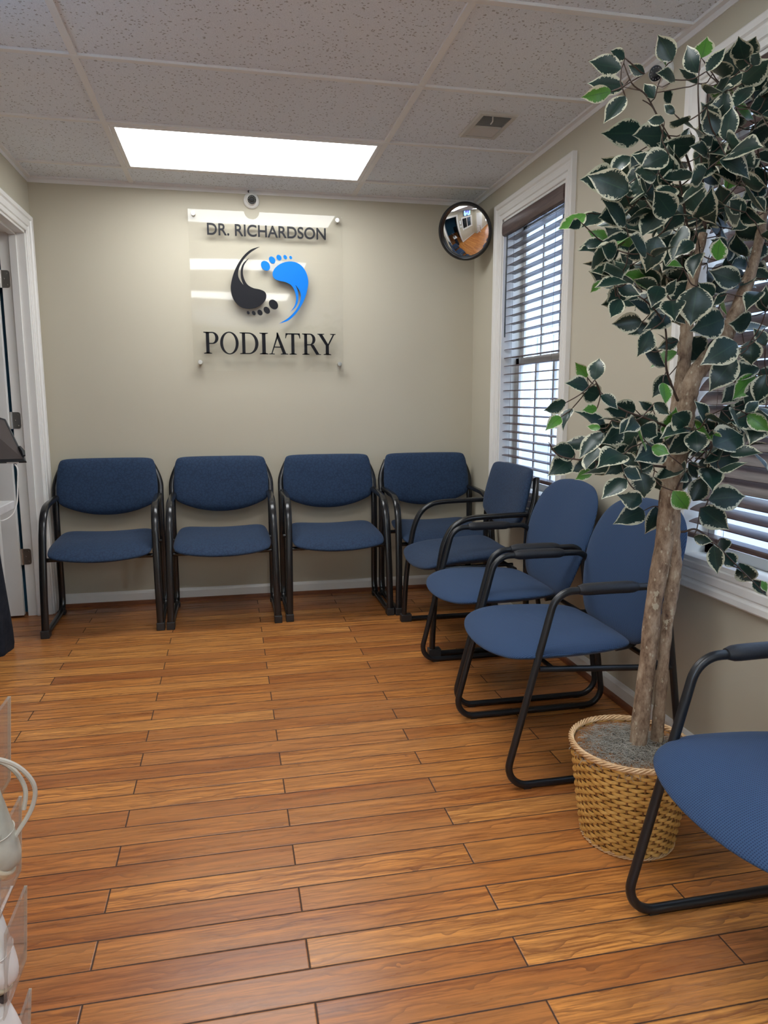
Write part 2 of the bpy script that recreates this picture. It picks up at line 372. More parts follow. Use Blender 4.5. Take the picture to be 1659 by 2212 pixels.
def spline(pts, per=8, closed=True):
    n = len(pts); out = []; P = [Vector(p) for p in pts]
    for i in range(n if closed else n-1):
        if closed: a, b, c, d = P[i-1], P[i], P[(i+1) % n], P[(i+2) % n]
        else: a, b, c, d = P[max(i-1, 0)], P[i], P[i+1], P[min(i+2, n-1)]
        for k in range(per):
            t = k/per; out.append(.5*((2*b)+(c-a)*t+(2*a-5*b+4*c-d)*t*t+(3*b-a-3*c+d)*t**3))
    if not closed: out.append(P[-1])
    return out

# ------------------------------------------------------------ room shell
XR, XL, YB, ZC = 1.479, -1.001, 4.335, 2.340
YF = -3.4
struct(MB().box(-.80, 1.62, YF-.1, 4.9, -.05, 0).box(-3.6, -.80, 1.30, 4.9, -.05, 0).build('floor', M['floor'], smooth=False))
struct(MB().box(-.80, 1.62, YF-.1, 4.9, ZC+.006, ZC+.08).box(-3.6, -.80, 1.30, 4.9, ZC+.006, ZC+.08).build('ceiling', M['tile'], smooth=False))
struct(MB().box(XL-.13, XR+.14, YB, YB+.12, 0, ZC+.01).build('wall_back', M['wall'], smooth=False))
# right wall with two window openings, plus one added out of view for daylight
W1 = (3.105, 3.865, .70, 2.135); W2 = (.62, 2.145, .655, 2.135); W4_ADDED = (-1.15, -.12, .655, 2.135); W5_ADDED = (-3.0, -1.0, .70, 2.135)  # last two: unseen windows added behind the camera to let in daylight
w = MB(); t_ = .14
for (y0, y1) in ((YF, W4_ADDED[0]), (W4_ADDED[1], W2[0]), (W2[1], W1[0]), (W1[1], YB)): w.box(XR, XR+t_, y0, y1, 0, ZC+.01)
for (y0, y1, z0, z1) in (W1, W2, W4_ADDED): w.box(XR, XR+t_, y0, y1, 0, z0); w.box(XR, XR+t_, y0, y1, z1, ZC+.01)
struct(w.build('wall_right', M['wall'], smooth=False))
# left wall: doorway, reception hatch, then a jog to the shoe display wall
DY0, DY1, DZ = 3.10, 4.215, 2.05
HY0, HY1, HZ0, HZ1 = 1.65, 2.65, 1.0, 1.78
w = MB(); w.box(XL-.12, XL, DY1, YB, 0, ZC+.01); w.box(XL-.12, XL, DY0, DY1, DZ, ZC+.01)
w.box(XL-.12, XL, HY1, DY0, 0, ZC+.01); w.box(XL-.12, XL, HY0, HY1, 0, HZ0); w.box(XL-.12, XL, HY0, HY1, HZ1, ZC+.01); w.box(XL-.12, XL, 1.32, HY0, 0, ZC+.01)
struct(w.build('wall_left', M['wall'], smooth=False))
struct(MB().box(-.80, -.66, YF, W5_ADDED[0], 0, ZC+.01).box(-.80, -.66, W5_ADDED[1], 1.32, 0, ZC+.01).box(-.80, -.66, W5_ADDED[0], W5_ADDED[1], 0, W5_ADDED[2]).box(-.80, -.66, W5_ADDED[0], W5_ADDED[1], W5_ADDED[3], ZC+.01).box(XL-.12, -.80, 1.20, 1.32, 0, ZC+.01).build('wall_near_left', M['wall'], smooth=False))  # opening is for the unseen window added as a cool daylight source
struct(MB().box(-.66, XR+.14, YF-.1, YF, 0, ZC+.01).build('wall_front', M['cream'], smooth=False))
w = MB(); w.box(-3.6, -3.5, 1.4, 4.9, 0, ZC+.01); w.box(-3.5, XL-.12, 4.285, 4.40, 0, ZC+.01); w.box(-3.5, XL-.12, 1.32, 1.42, 0, ZC+.01)
struct(w.build('wall_side_room', M['bluewall'], smooth=False))
# ceiling grid
L1, T = -.4766, .6096; YA = 3.4404
g = MB(); zb = ZC-.002
xs = [L1+2*T*k for k in range(-2, 2)]
ys = [YA+T*k for k in range(-11, 3)]
for x in xs:
    if x > -3.4: g.box(x-.012, x+.012, YF if x > -.66 else 1.32, YB, zb, ZC+.008)
for y in ys:
    if y < YB:
        g.box(XL if y > 1.32 else -.66, XR, y-.012, y+.012, zb-.0006, ZC+.008)
struct(g.build('trim_1', M['grid'], smooth=False))
g = MB()   # wall angle mouldings
g.box(XL, XR, YB-.022, YB, ZC-.003, ZC+.006); g.box(XL, XR, YB-.003, YB, ZC-.022, ZC)
g.box(XR-.022, XR, YF, YB-.022, ZC-.003, ZC+.006); g.box(XR-.003, XR, YF, YB, ZC-.022, ZC)
g.box(XL, XL+.022, 1.32, YB-.022, ZC-.003, ZC+.006); g.box(XL, XL+.003, 1.32, YB, ZC-.022, ZC)
struct(g.build('trim_2', M['grid'], smooth=False))
# baseboards with stained shoe moulding
def base(name, segs, side):
    b = MB(); q = MB()
    for (x0, y0, x1, y1, nx, ny) in segs:
        pr = [(0, .0), (.012, .0), (.012, .062), (.009, .070), (.006, .076), (0, .078)]
        sh = [(.012, 0), (.030, 0), (.029, .009), (.024, .016), (.018, .020), (.012, .021)]
        for (P_, B_) in ((pr, b), (sh, q)):
            n = len(P_); vs = []
            for (xx, yy) in ((x0, y0), (x1, y1)): vs += [(xx+nx*d, yy+ny*d, z) for d, z in P_]
            B_.add(vs, [tuple(range(n)), tuple(range(2*n-1, n-1, -1))]+[(i, (i+1) % n, n+(i+1) % n, n+i) for i in range(n)])
    o = struct(b.build(name, M['white'], smooth=False)); q.build('shoe_moulding', M['shoe'], o, smooth=False)
base('baseboard_back', [(XL, YB, XR, YB, 0, -1)], 0)
base('baseboard_right', [(XR, YF, XR, YB, -1, 0)], 0)
base('baseboard_left', [(XL, 1.32, XL, DY0-.09, 1, 0), (-.66, YF, -.66, 1.32, 1, 0)], 0)

# ------------------------------------------------------------ casings, door
def casing_profile(): # (offset across the casing from inner edge, height off the wall)
    return [(0, 0), (0, .007), (.003, .010), (.018, .011), (.021, .0065), (.025, .0065), (.029, .013), (.050, .016), (.056, .012), (.060, .013), (.066, .020), (.082, .024), (.087, .021), (.088, 0)]
def frame_profile(rect, place, prof, open_bottom=False):
    """sweep profile round rect (a0,a1,b0,b1); place(a,b,h)"""
    a0, a1, b0, b1 = rect; m = MB(); n = len(prof)
    cs = [(a0, b0, -1, 0 if open_bottom else -1), (a0, b1, -1, 1), (a1, b1, 1, 1), (a1, b0, 1, 0 if open_bottom else -1)]
    vs = []
    for (a, b, sa, sb) in cs: vs += [place(a+sa*o, b+sb*o, h) for o, h in prof]
    fs = []
    for c in range(3 if open_bottom else 4):
        d = (c+1) % 4
        for i in range(n-1): fs.append((c*n+i, c*n+i+1, d*n+i+1, d*n+i))
    return m.add(vs, fs)
# door 1 : opening in the left wall, leaf swung into the side room
d1 = bpy.data.objects.new('door_1', None); COL.objects.link(d1); struct(d1); d1.location = (XL, DY1, 0)
def dchild(mb, name, m, **k): mb.xf(Matrix.Translation((-XL, -DY1, 0))); return mb.build(name, m, d1, **k)
dchild(frame_profile((DY0+.006, DY1-.004, 0, DZ-.004), lambda a, b, h: (XL+h, a, b), casing_profile(), True), 'casing', M['white'], angle=25)
j = MB(); j.box(XL-.125, XL+.001, DY1-.018, DY1, 0, DZ); j.box(XL-.125, XL+.001, DY0, DY0+.018, 0, DZ); j.box(XL-.125, XL+.001, DY0, DY1, DZ-.018, DZ)
j.box(XL-.075, XL-.04, DY1-.030, DY1-.018, 0, DZ-.018); j.box(XL-.075, XL-.04, DY0+.018, DY0+.03, 0, DZ-.018); j.box(XL-.075, XL-.04, DY0, DY1, DZ-.03, DZ-.018)
dchild(j, 'jamb', M['white'], smooth=False, bevel=.0015)
# leaf, opened a little past square to the wall
lf = MB(); th = .036; wd = 1.06
lf.box(-wd, 0, -th, 0, .012, 2.02)
for (a0, a1) in ((-.96, -.59), (-.47, -.10)):
    for (b0, b1) in ((.22, .95), (1.08, 1.85)):
        fr = frame_profile((a0, a1, b0, b1), lambda a, b, h: (a, -th-h, b), [(0, -.0), (0, .005), (.012, .009), (.022, .0)]); lf.add(fr.v, fr.f)
lf.xf(Matrix.Translation((XL-.140, DY1-.012, 0)) @ Matrix.Rotation(math.radians(3.4), 4, 'Z'))
dchild(lf, 'door_leaf', M['white'], smooth=False, bevel=.002)
for hz in (1.80, 1.075, .335):
    h = MB(); hx = XL-.131
    h.lathe([(.0001, -.046), (.006, -.044), (.006, .044), (.0001, .046)], org=(hx, DY1-.024, hz), seg=12)
    rr = spline([(hx+.003, 0), (hx+.044, 0)], 1, False)
    pts = [Vector((p[0], p[1], 0)) for p in [(hx, hz-.044), (hx+.046, hz-.044), (hx+.046, hz+.044), (hx, hz+.044)]]
    f2 = fillet(pts, [0.0, .014, .014, 0.0], True, 5)
    h.prism([(p.x, p.y) for p in f2], lambda a, b, d: (a, DY1-.018-d, b), -.001, .0025)
    h.prism([(hx-.022, hz-.044), (hx, hz-.044), (hx, hz+.044), (hx-.022, hz+.044)], lambda a, b, d: (a, DY1-.026-d, b), 0, .003)
    for sz in (-.028, 0, .028): h.lathe([(.004, 0), (.003, .0015), (.0001, .002)], axis=(0, -1, 0), org=(hx+.022+(.01 if sz else -.004), DY1-.0205, hz+sz), seg=8)
    dchild(h, 'hinge', M['nickel'])

# windows
def window(idx, rect, ncol, nrow, X=None, g=1):
    X = XR if X is None else X
    def bx(m, d0, d1, *r): m.box(min(X+g*d0, X+g*d1), max(X+g*d0, X+g*d1), *r)
    y0, y1, z0, z1 = rect
    r = bpy.data.objects.new('window_%d' % idx, None); COL.objects.link(r); struct(r); r.location = (X, (y0+y1)/2, z0)
    off = Matrix.Translation((-X, -(y0+y1)/2, -z0))
    def ch(mb, name, m, **k): mb.xf(off); return mb.build(name, m, r, **k)
    ch(frame_profile((y0, y1, z0, z1), lambda a, b, h: (X-g*h, a, b), casing_profile()), 'casing', M['white'], angle=25)
    j = MB()
    for (a0, a1, b0, b1) in ((y0, y0+.012, z0, z1), (y1-.012, y1, z0, z1), (y0, y1, z0, z0+.014), (y0, y1, z1-.012, z1)): bx(j, -.001, .138, a0, a1, b0, b1)
    ch(j, 'jamb', M['white'], smooth=False, bevel=.001)
    zm = (z0+z1)/2-.03; s = MB(); p = MB()
    for (b0, b1, xo) in ((zm-.018, z1-.012, .112), (z0+.014, zm+.018, .088)):
        st = .045; x0, x1 = xo, xo+.024; a0, a1 = y0+.012, y1-.012
        bx(s, x0, x1, a0, a0+st, b0, b1); bx(s, x0, x1, a1-st, a1, b0, b1); bx(s, x0, x1, a0, a1, b0, b0+.035); bx(s, x0, x1, a0, a1, b1-.035, b1)
        for k in range(1, ncol):
            yy = a0+st+(a1-a0-2*st)*k/ncol; bx(s, x0+.004, x1-.004, yy-.009, yy+.009, b0+.03, b1-.03)
        for k in range(1, nrow):
            zz = b0+.035+(b1-b0-.07)*k/nrow; bx(s, x0+.004, x1-.004, a0+st, a1-st, zz-.009, zz+.009)
        bx(p, x0+.010, x0+.013, a0+st-.003, a1-st+.003, b0+.03, b1-.03)
    ch(s, 'sash', M['white'], smooth=False, bevel=.001); ch(p, 'pane', M['glass'], smooth=False)
window(4, W4_ADDED, 3, 1); window(5, W5_ADDED, 4, 1, -.66, -1); window(1, W1, 3, 1); window(2, W2, 5, 1)  # first two are added, out of view, only to brighten the room with skylight
def blind(rect, label, tilt, wand=True):
    y0, y1, z0, z1 = rect; y0 += .018; y1 -= .018; xc = XR+.040
    r = thing('window_blind', label, 'window blind', (xc, (y0+y1)/2, z0+.02), 0, 'dark wooden blinds')
    off = Matrix.Translation((-xc, -(y0+y1)/2, -z0-.02))
    def ch(mb, name, m, **k): mb.xf(off); return mb.build(name, m, r, **k)
    # valance with a rounded face
    pr = [(0, 0), (-.010, 0), (-.020, .006), (-.024, .018), (-.024, .058), (-.020, .070), (-.010, .074), (0, .074)]
    v = MB(); v.prism([(xc-.028+a, z1-.088+b) for a, b in pr], lambda a, b, d: (a, d, b), y0-.006, y1+.006); ch(v, 'valance', M['blind'], angle=30)
    ch(MB().box(xc-.024, xc+.026, y0, y1, z1-.062, z1-.014), 'headrail', M['black_gloss'], smooth=False, bevel=.003)
    sl = MB(); zz = z1-.105; sp = .0445; n = int((zz-(z0+.05))/sp); w = .0255
    for k in range(n):
        z = zz-sp*k; a = (tilt if k < n-3 or tilt < .5 else tilt*(.62, .42, .28)[k-n+3])+random.uniform(-.03, .03); prev = None; nsg = 6; vs = []; fs = []
        for (yy) in (y0+random.uniform(0, .003), y1-random.uniform(0, .003)):
            for side in (1, -1):
                for i in range(nsg+1):
                    q = -1+2*i/nsg; cx = q*w; cz = .0032*(1-q*q)+side*.0014
                    vs.append((xc+cx*math.cos(a)-cz*math.sin(a), yy, z+cx*math.sin(a)+cz*math.cos(a)))
        m_ = nsg+1
        loop = list(range(m_))+list(range(2*m_-1, m_-1, -1))
        for i in range(len(loop)):
            p, q2 = loop[i], loop[(i+1) % len(loop)]; fs.append((p, q2, q2+2*m_, p+2*m_))
        fs.append(tuple(loop)); fs.append(tuple(x+2*m_ for x in reversed(loop)))
        sl.add(vs, fs)
    zl = zz-sp*(n-1)
    ch(sl, 'slats', M['blind'], angle=30)
    ch(MB().box(xc-.026, xc+.026, y0, y1, zl-.058, zl-.040), 'bottom_rail', M['blind'], smooth=False, bevel=.004)
    c = MB(); nl = max(2, int((y1-y0)/.34)); 
    for k in range(nl):
        yy = y0+.11+(y1-y0-.22)*k/(nl-1)
        for dx in (-.028, .028): c.tube([(xc+dx, yy, zl-.045), (xc+dx, yy, z1-.06)], .0007, 5)
        for i in range(n): c.tube([(xc-.028, yy-.004, zz-sp*i-.0035-.026*math.sin(tilt)*0), (xc+.028, yy-.004, zz-sp*i-.0035)], .0006, 4)
    ch(c, 'ladder_cord', M['cord'])
    if wand:
        c = MB(); c.tube([(xc-.040, y1-.045, z1-.09), (xc-.041, y1-.043, z1-.35), (xc-.040, y1-.040, z1-.62)], .0042, 8); ch(c, 'tilt_wand', M['black_gloss'])
    return r
blind(W1, 'dark wooden slat blind in the narrow window nearest the round corner mirror', .05)
blind(W2, 'dark wooden slat blind in the wide window behind the potted tree', .92, False)

# what stands outside
nb = thing('brick_building', 'pale brick building seen outside through the window blinds', 'building', (4.6, 4, -3))
MB().box(0, .3, -9, 9, 0, 9.5).build('wall', M['brick'], nb, smooth=False)
for k in range(5):
    y = -7+3.1*k; f = MB(); rc = (y, y+1.1, 3.6, 5.1)
    f.add(*(lambda q: (q.v, q.f))(frame_profile(rc, lambda a, b, h: (-h, a, b), [(0, 0), (0, .03), (.10, .03), (.10, 0)]))); f.box(-.02, 0, y+.53, y+.58, 3.6, 5.1)
    fo = f.build('window', M['outw'], nb, smooth=False); MB().box(-.004, .004, y, y+1.1, 3.6, 5.1).build('pane', M['glass'], fo, smooth=False)
struct(MB().box(1.9, 14, -14, 16, -3.1, -3.0).build('ground', M['ground'], smooth=False))

# ------------------------------------------------------------ ceiling lights and vent
def troffer(x0, y0, label, group=None):
    r = thing('ceiling_light', label, 'ceiling light', (x0+T, y0+T/2, ZC), 0, group)
    a0, a1, b0, b1 = -T+.014, T-.014, -T/2+.014, T/2-.014
    f = MB(); o_ = (a0, a1, b0, b1)
    fr = frame_profile((a0+.022, a1-.022, b0+.022, b1-.022), lambda a, b, h: (a, b, -h), [(0, -.004), (0, .0055), (.004, .0062), (.018, .0062), (.022, .003), (.022, -.004)]); f.add(fr.v, fr.f)
    f.build('frame', M['grid'], r, angle=30)
    MB().box(a0+.020, a1-.020, b0+.020, b1-.020, -.0015, .003).build('lens', M['lamp'], r, smooth=False)
    return r
troffer(L1, YA, 'bright rectangular fluorescent panel light set in the ceiling above the sign wall')
for k, yy in enumerate((-3, -6)):
    troffer(L1, YA+T*yy, ['fluorescent ceiling panel just above the view, mirrored as the middle strip in the sign', 'fluorescent ceiling panel overhead, mirrored lowest in the acrylic sign'][k], 'ceiling panels behind the viewer')
v = thing('ceiling_vent', 'square beige air vent with louvres in the ceiling near the right wall', 'air vent', (1.128, 3.155, ZC+.004))
fr = frame_profile((-.062, .062, -.118, .118), lambda a, b, h: (a, b, -h), [(0, -.0), (0, .008), (.018, .008), (.024, .003), (.024, -.003)]); fr.build('frame', M['vent'], v, angle=30)
MB().box(-.062, .062, -.118, .118, -.002, .0005).build('duct_opening', M['ventd'], v, smooth=False)
lv = MB()
for k in range(22):
    y = -.112+.0105*k; a = .75 if k < 11 else -.35
    lv.add([(-.061, y-.005*math.cos(a), -.005-.005*math.sin(a)), (.061, y-.005*math.cos(a), -.005-.005*math.sin(a)), (.061, y+.005*math.cos(a), -.005+.005*math.sin(a)), (-.061, y+.005*math.cos(a), -.005+.005*math.sin(a)),
            (-.061, y-.005*math.cos(a), -.0045-.005*math.sin(a)), (.061, y-.005*math.cos(a), -.0045-.005*math.sin(a)), (.061, y+.005*math.cos(a), -.0045+.005*math.sin(a)), (-.061, y+.005*math.cos(a), -.0045+.005*math.sin(a))],
           [(0, 3, 2, 1), (4, 5, 6, 7), (0, 1, 5, 4), (1, 2, 6, 5), (2, 3, 7, 6), (3, 0, 4, 7)])
lv.build('louvres', M['ventl'], v, smooth=False)
MB().box(-.062, .062, .004, .008, -.010, 0).build('divider', M['vent'], v, smooth=False)
MB().tube([(-.02, -.112, -.006), (-.012, -.09, -.016), (-.016, -.075, -.022)], .003, 6).build('damper_lever', M['vent'], v)

# ------------------------------------------------------------ the acrylic sign
YS = YB-.034
sg = thing('wall_sign', 'clear acrylic podiatry sign with black and blue footprint logo on the back wall', 'sign', (.245, YB, 1.33))
SO = Matrix.Translation((-.245, -YB, -1.33))
def sch(mb, name, m, **k): mb.xf(SO); return mb.build(name, m, sg, **k)
def s2(u, v): p = at(u, v, y=YS-.003); return (p.x, p.z)
def cr1(a, b): return s2(380+a/3.95, 380+b/3.95)
sx0, sx1, sz0, sz1 = -.186, .668, 1.345, 2.218
# panel with a bite cut out below the camera, very slightly bowed
px = spline([(.118, sz1, 0), (.121, sz1-.018, 0), (.135, sz1-.034, 0), (.160, sz1-.040, 0), (.185, sz1-.034, 0), (.199, sz1-.018, 0), (.202, sz1, 0)], 3, False)
NX, NZ = 40, 24
pm = MB()
def bow(x, z):
    a = (x-sx0)/(sx1-sx0); b = (z-sz0)/(sz1-sz0); return .0016*math.sin(PI*a)*(1-.3*b)+.0003*math.sin(3*PI*b)*math.sin(PI*a*1.3)
def notch(x): 
    q = 1-((x-.160)/.042)**2
    return sz1-.040*math.sqrt(q) if q > 0 else sz1
xsn = sorted(set([sx0+(sx1-sx0)*i/NX for i in range(NX+1)]+[.160-.042*math.cos(PI*k/12) for k in range(13)]))
vs = []; nx = len(xsn)
for d in (0, .0055):
    for jz in range(NZ+1):
        for x in xsn:
            z = sz0+(notch(x)-sz0)*jz/NZ; vs.append((x, YS+bow(x, z)*-1+d, z))
fs = []; L = nx*(NZ+1)
for jz in range(NZ):
    for i in range(nx-1):
        a = jz*nx+i; fs += [(a, a+1, a+nx+1, a+nx), (L+a, L+a+nx, L+a+nx+1, L+a+1)]
for i in range(nx-1): fs += [(i, L+i, L+i+1, i+1), (NZ*nx+i, NZ*nx+i+1, L+NZ*nx+i+1, L+NZ*nx+i)]
for jz in range(NZ): a = jz*nx; fs += [(a, a+nx, L+a+nx, L+a), (a+nx-1, L+a+nx-1, L+a+2*nx-1, a+2*nx-1)]
pm.add(vs, fs); sch(pm, 'acrylic_panel', M['acryl'], angle=30)
for (x, z) in ((-.157, 2.192), (.640, 2.192), (-.150, 1.392), (.645, 1.388)):
    s_ = MB(); s_.lathe([(.010, -.004), (.010, .028)], axis=(0, -1, 0), org=(x, YB-.004, z), seg=20)
    s_.lathe([(.013, .0), (.013, .010), (.0115, .013), (.0001, .0135)], axis=(0, -1, 0), org=(x, YS-.003, z), seg=24); sch(s_, 'standoff', M['steel'])
def prm(mb, pts): mb.prism(pts, lambda a, b, d: (a, YS-.0065+d, b), -.004, .004)
def foot(mb, P):
    body = [(715, 606), (640, 630), (577, 684), (525, 760), (490, 840), (470, 925), (470, 985), (490, 1050), (530, 1102), (585, 1130), (650, 1132), (712, 1110), (757, 1070), (772, 1028), (757, 990), (715, 970),
            (660, 958), (612, 930), (583, 882), (571, 820), (584, 757), (622, 703), (576, 745), (554, 800), (555, 870), (578, 935), (545, 890), (531, 845), (540, 785), (575, 718), (640, 652)]
    seg1 = spline([(*p, 0) for p in body[:22]], 5, False); seg2 = spline([(*p, 0) for p in body[21:26]], 5, False); seg3 = spline([(*p, 0) for p in body[25:]+body[:1]], 5, False)
    prm(mb, [cr1(*P(p.x, p.y)) for p in seg1[:-1]+seg2[:-1]+seg3[:-1]])
    for (cx, cyy, rx, ry, an) in ((832, 1098, 35, 46, -40), (775, 1147, 24, 33, -38), (717, 1167, 20, 26, -36), (664, 1171, 14, 20, -36), (617, 1168, 11, 15, -34)):
        e = []
        for k in range(24):
            t = 2*PI*k/24; a, b = rx*math.cos(t), ry*math.sin(t); r_ = math.radians(an); e.append(cr1(*P(cx+a*math.cos(r_)-b*math.sin(r_), cyy+a*math.sin(r_)+b*math.cos(r_))))
        prm(mb, e)
f1 = MB(); foot(f1, lambda a, b: (a, b)); sch(f1, 'black_footprint', M['ink'], smooth=False)['label'] = 'black stylised footprint'
f2 = MB(); foot(f2, lambda a, b: (2*798-a, 2*933-b)); sch(f2, 'blue_footprint', M['blue'], smooth=False)['label'] = 'azure blue stylised footprint'
# serif word
def serif(ch):
    """list of polygons / rings for a capital, cap height 1; returns shapes, width"""
    def ell(cx, cy, rx, ry, a0=0, a1=360, n=40): return [(cx+rx*math.cos(math.radians(a0+(a1-a0)*k/n)), cy+ry*math.sin(math.radians(a0+(a1-a0)*k/n))) for k in range(n+1)]
    def stem(x, w=.135, h=1.): return [[(x, .0), (x+w, .0), (x+w, h), (x, h)], [(x-.10, 0), (x+w+.10, 0), (x+w+.10, .028), (x+w, .06), (x, .06), (x-.10, .028)]]
    def topserif(x, w=.135): return [(x-.10, 1), (x-.10, .972), (x, .94), (x+w, .94), (x+w+.10, .972), (x+w+.10, 1)]
    def bowl(x, yc, ry, rx, t): # half ring to the right of x
        o = ell(x, yc, rx, ry, -90, 90); i = ell(x, yc, rx-t, ry-.05, 90, -90); return o+i
    if ch == 'I': return stem(.10)+[topserif(.10)], .335
    if ch == 'O':
        o = ell(.42, .5, .42, .525)[:-1]; i = ell(.42, .5, .285, .475)[:-1]; return [('ring', o, i)], .84
    if ch == 'P': return stem(.10)+[[(.0, 1), (.0, .972), (.10, .94), (.235, .94), (.235, 1)], [(.20, 1), (.20, .95), (.36, .95), (.36, 1)], [(.20, .50), (.20, .45), (.36, .45), (.36, .50)], bowl(.36, .725, .275, .26, .135)], .62
    if ch == 'D': return stem(.10)[:1]+[[(0, 0), (.4, 0), (.4, .05), (.10, .05), (0, .028)], [(0, 1), (0, .972), (.10, .95), (.4, .95), (.4, 1)], bowl(.38, .5, .5, .42, .14)], .80
    if ch == 'T': return stem(.27)+[[(.02, .94), (.655, .94), (.655, 1), (.02, 1)], [(.0, .76), (.03, .76), (.07, .90), (.13, .95), (.02, 1)], [(.675, .76), (.645, .76), (.605, .90), (.545, .95), (.655, 1)]], .675
    if ch == 'A':
        return [[(.10, .03), (.15, .03), (.43, .86), (.41, 1), (.40, 1)], [(.36, 1.02), (.42, 1.02), (.78, .03), (.63, .03), (.355, .84)], [(.19, .32), (.60, .32), (.58, .37), (.205, .37)],
                [(0, 0), (.26, 0), (.26, .028), (.15, .05), (.10, .05), (0, .028)], [(.53, 0), (.88, 0), (.88, .028), (.78, .05), (.63, .05), (.53, .028)]], .88
    if ch == 'R':
        s_, w_ = serif('P'); return s_+[[(.38, .47), (.53, .48), (.79, .04), (.88, .028), (.88, 0), (.66, 0)]], .86
    if ch == 'Y':
        return [[(.0, 1), (0, .972), (.07, .95), (.36, .45), (.36, 0), (.495, 0), (.495, .45), (.22, .95), (.30, .972), (.30, 1)], [(.495, .45), (.73, .95), (.80, .972), (.80, 1), (.56, 1), (.56, .972), (.67, .95), (.44, .47)],
                [(.26, 0), (.595, 0), (.595, .028), (.495, .06), (.36, .06), (.26, .028)]], .80
pw = MB(); words = 'PODIATRY'
# measured left edges (x) for each letter in crop pixels
lx = [(240, 362, 1348, 1505), (380, 533, 1348, 1512), (548, 702, 1355, 1515), (716, 785, 1360, 1517), (795, 956, 1360, 1520), (935, 1060, 1368, 1522), (1078, 1232, 1368, 1525), (1208, 1362, 1372, 1527)]
for ch, (xa, xb, ya, yb) in zip(words, lx):
    shapes, wdt = serif(ch); A = cr1(xa, yb); B = cr1(xb, ya); z0 = 1.440; z1 = 1.560; kx = (B[0]-A[0])/wdt
    tr = lambda p: (A[0]+p[0]*kx, z0+p[1]*(z1-z0))
    for s_ in shapes:
        if s_[0] == 'ring': pw.ring([tr(p) for p in s_[1]], [tr(p) for p in s_[2]], lambda a, b, d: (a, YS-.0065+d, b), -.004, .004)
        else: prm(pw, [tr(p) for p in s_])
sch(pw, 'podiatry_lettering', M['ink'], smooth=False)
fc = bpy.data.curves.new('name_text', 'FONT'); fc.body = 'DR. RICHARDSON'; fc.size = 1; fc.extrude = .05; fc.offset = .012
fo = bpy.data.objects.new('tmp_text', fc); COL.objects.link(fo); bpy.context.view_layer.update()
me = bpy.data.meshes.new_from_object(fo.evaluated_get(bpy.context.evaluated_depsgraph_get())); bpy.data.objects.remove(fo)
xs_ = [v.co.x for v in me.vertices]; ys_ = [v.co.y for v in me.vertices]; A = cr1(268, 520); B = cr1(1277, 470)
zt0, zt1 = 2.083, 2.147; kx = (B[0]-A[0])/(max(xs_)-min(xs_)); kz = (zt1-zt0)/(max(ys_)-min(ys_))
for vtx in me.vertices:
    c = vtx.co; vtx.co = Vector((A[0]+(c.x-min(xs_))*kx-.245, YS-.0065+c.z*.08-YB, zt0+(c.y-min(ys_))*kz-1.33))
me.materials.clear(); me.materials.append(M['ink']); o = bpy.data.objects.new('name_lettering', me); COL.objects.link(o); o.parent = sg

# ------------------------------------------------------------ dome cameras
def dome(loc, wall_n, look, label):
    r = thing('security_camera', label, 'security camera', loc); n = Vector(wall_n); lk = Vector(look).normalized()
    b = MB(); b.lathe([(.042, 0), (.044, .004), (.043, .012), (.036, .020), (.030, .022)], axis=n, seg=32); b.build('mounting_base', M['cam'], r)
    c = n*.030; b = MB(); prof = [(.0305*math.cos(a), .0305*math.sin(a)) for a in [(-80+10*k)*PI/180 for k in range(13)]]+[(.024, .0245), (.0235, .021), (.0001, .021)]
    b.lathe([(.0001, -.0305)]+prof, axis=lk, org=c, seg=32); b.build('camera_ball', M['cam'], r)
    b = MB(); b.lathe([(.0232, .0205), (.0232, .0225), (.0001, .0228)], axis=lk, org=c, seg=28); f = b.build('lens_face', M['lens'], r)
    b = MB(); u = lk.orthogonal().normalized(); w_ = lk.cross(u)
    for k in range(12):
        a = 2*PI*k/12; b.lathe([(.0022, .0), (.0016, .0012), (.0001, .0015)], axis=lk, org=c+lk*.0226+(u*math.cos(a)+w_*math.sin(a))*.0175, seg=8)
    b.build('led_ring', M['led'], f)
    b = MB(); b.lathe([(.009, 0), (.008, .003), (.0001, .004)], axis=lk, org=c+lk*.0226, seg=20); b.build('lens', M['dark'], f)
    return r
cd = dome((.161, YB, 2.283), (0, -1, 0), (.05, -1, -.25), 'small white dome camera on the back wall above the acrylic sign')
c = MB(); c.tube(spline([(-.012, -.004, .040), (-.016, -.006, .050), (-.010, -.008, .056), (-.002, -.006, .057)], 5, False), .0028, 8); c.build('cable', M['dark'], cd)
p2 = at(1440, 160, x=XR)
dome((XR, p2.y, p2.z), (-1, 0, 0), (-.8, -.55, -.3), 'white dome camera high on the right wall behind the top leaves of the tree')

# ------------------------------------------------------------ convex mirror
MC = at(1004.5, 500, y=4.05)
an = math.radians(38); dn = Vector((-math.sin(an)*.96, -math.cos(an)*.96, -.36)).normalized()
mr = thing('convex_mirror', 'round convex security mirror with black rim in the upper right corner', 'mirror', MC)
Rm, Rc = .140, .44; zc_ = math.sqrt(Rc*Rc-Rm*Rm)
b = MB(); b.lathe([(.0001 if k == 0 else Rc*math.sin(math.asin(Rm/Rc)*k/24), Rc*math.cos(math.asin(Rm/Rc)*k/24)-zc_-.004) for k in range(25)][::-1], axis=dn, seg=64); b.build('mirror_face', M['mirror'], mr, angle=80)
b = MB(); b.lathe([(.139, -.012), (.150, -.012), (.156, -.004), (.156, .006), (.150, .012), (.143, .012), (.138, .004), (.138, -.006)], axis=dn, seg=64); b.build('rim', M['black_gloss'], mr)
b = MB(); b.lathe([(.0001, -.014), (.141, -.013), (.141, -.010), (.0001, -.010)], axis=dn, seg=48); b.build('back_plate', M['dark'], mr)
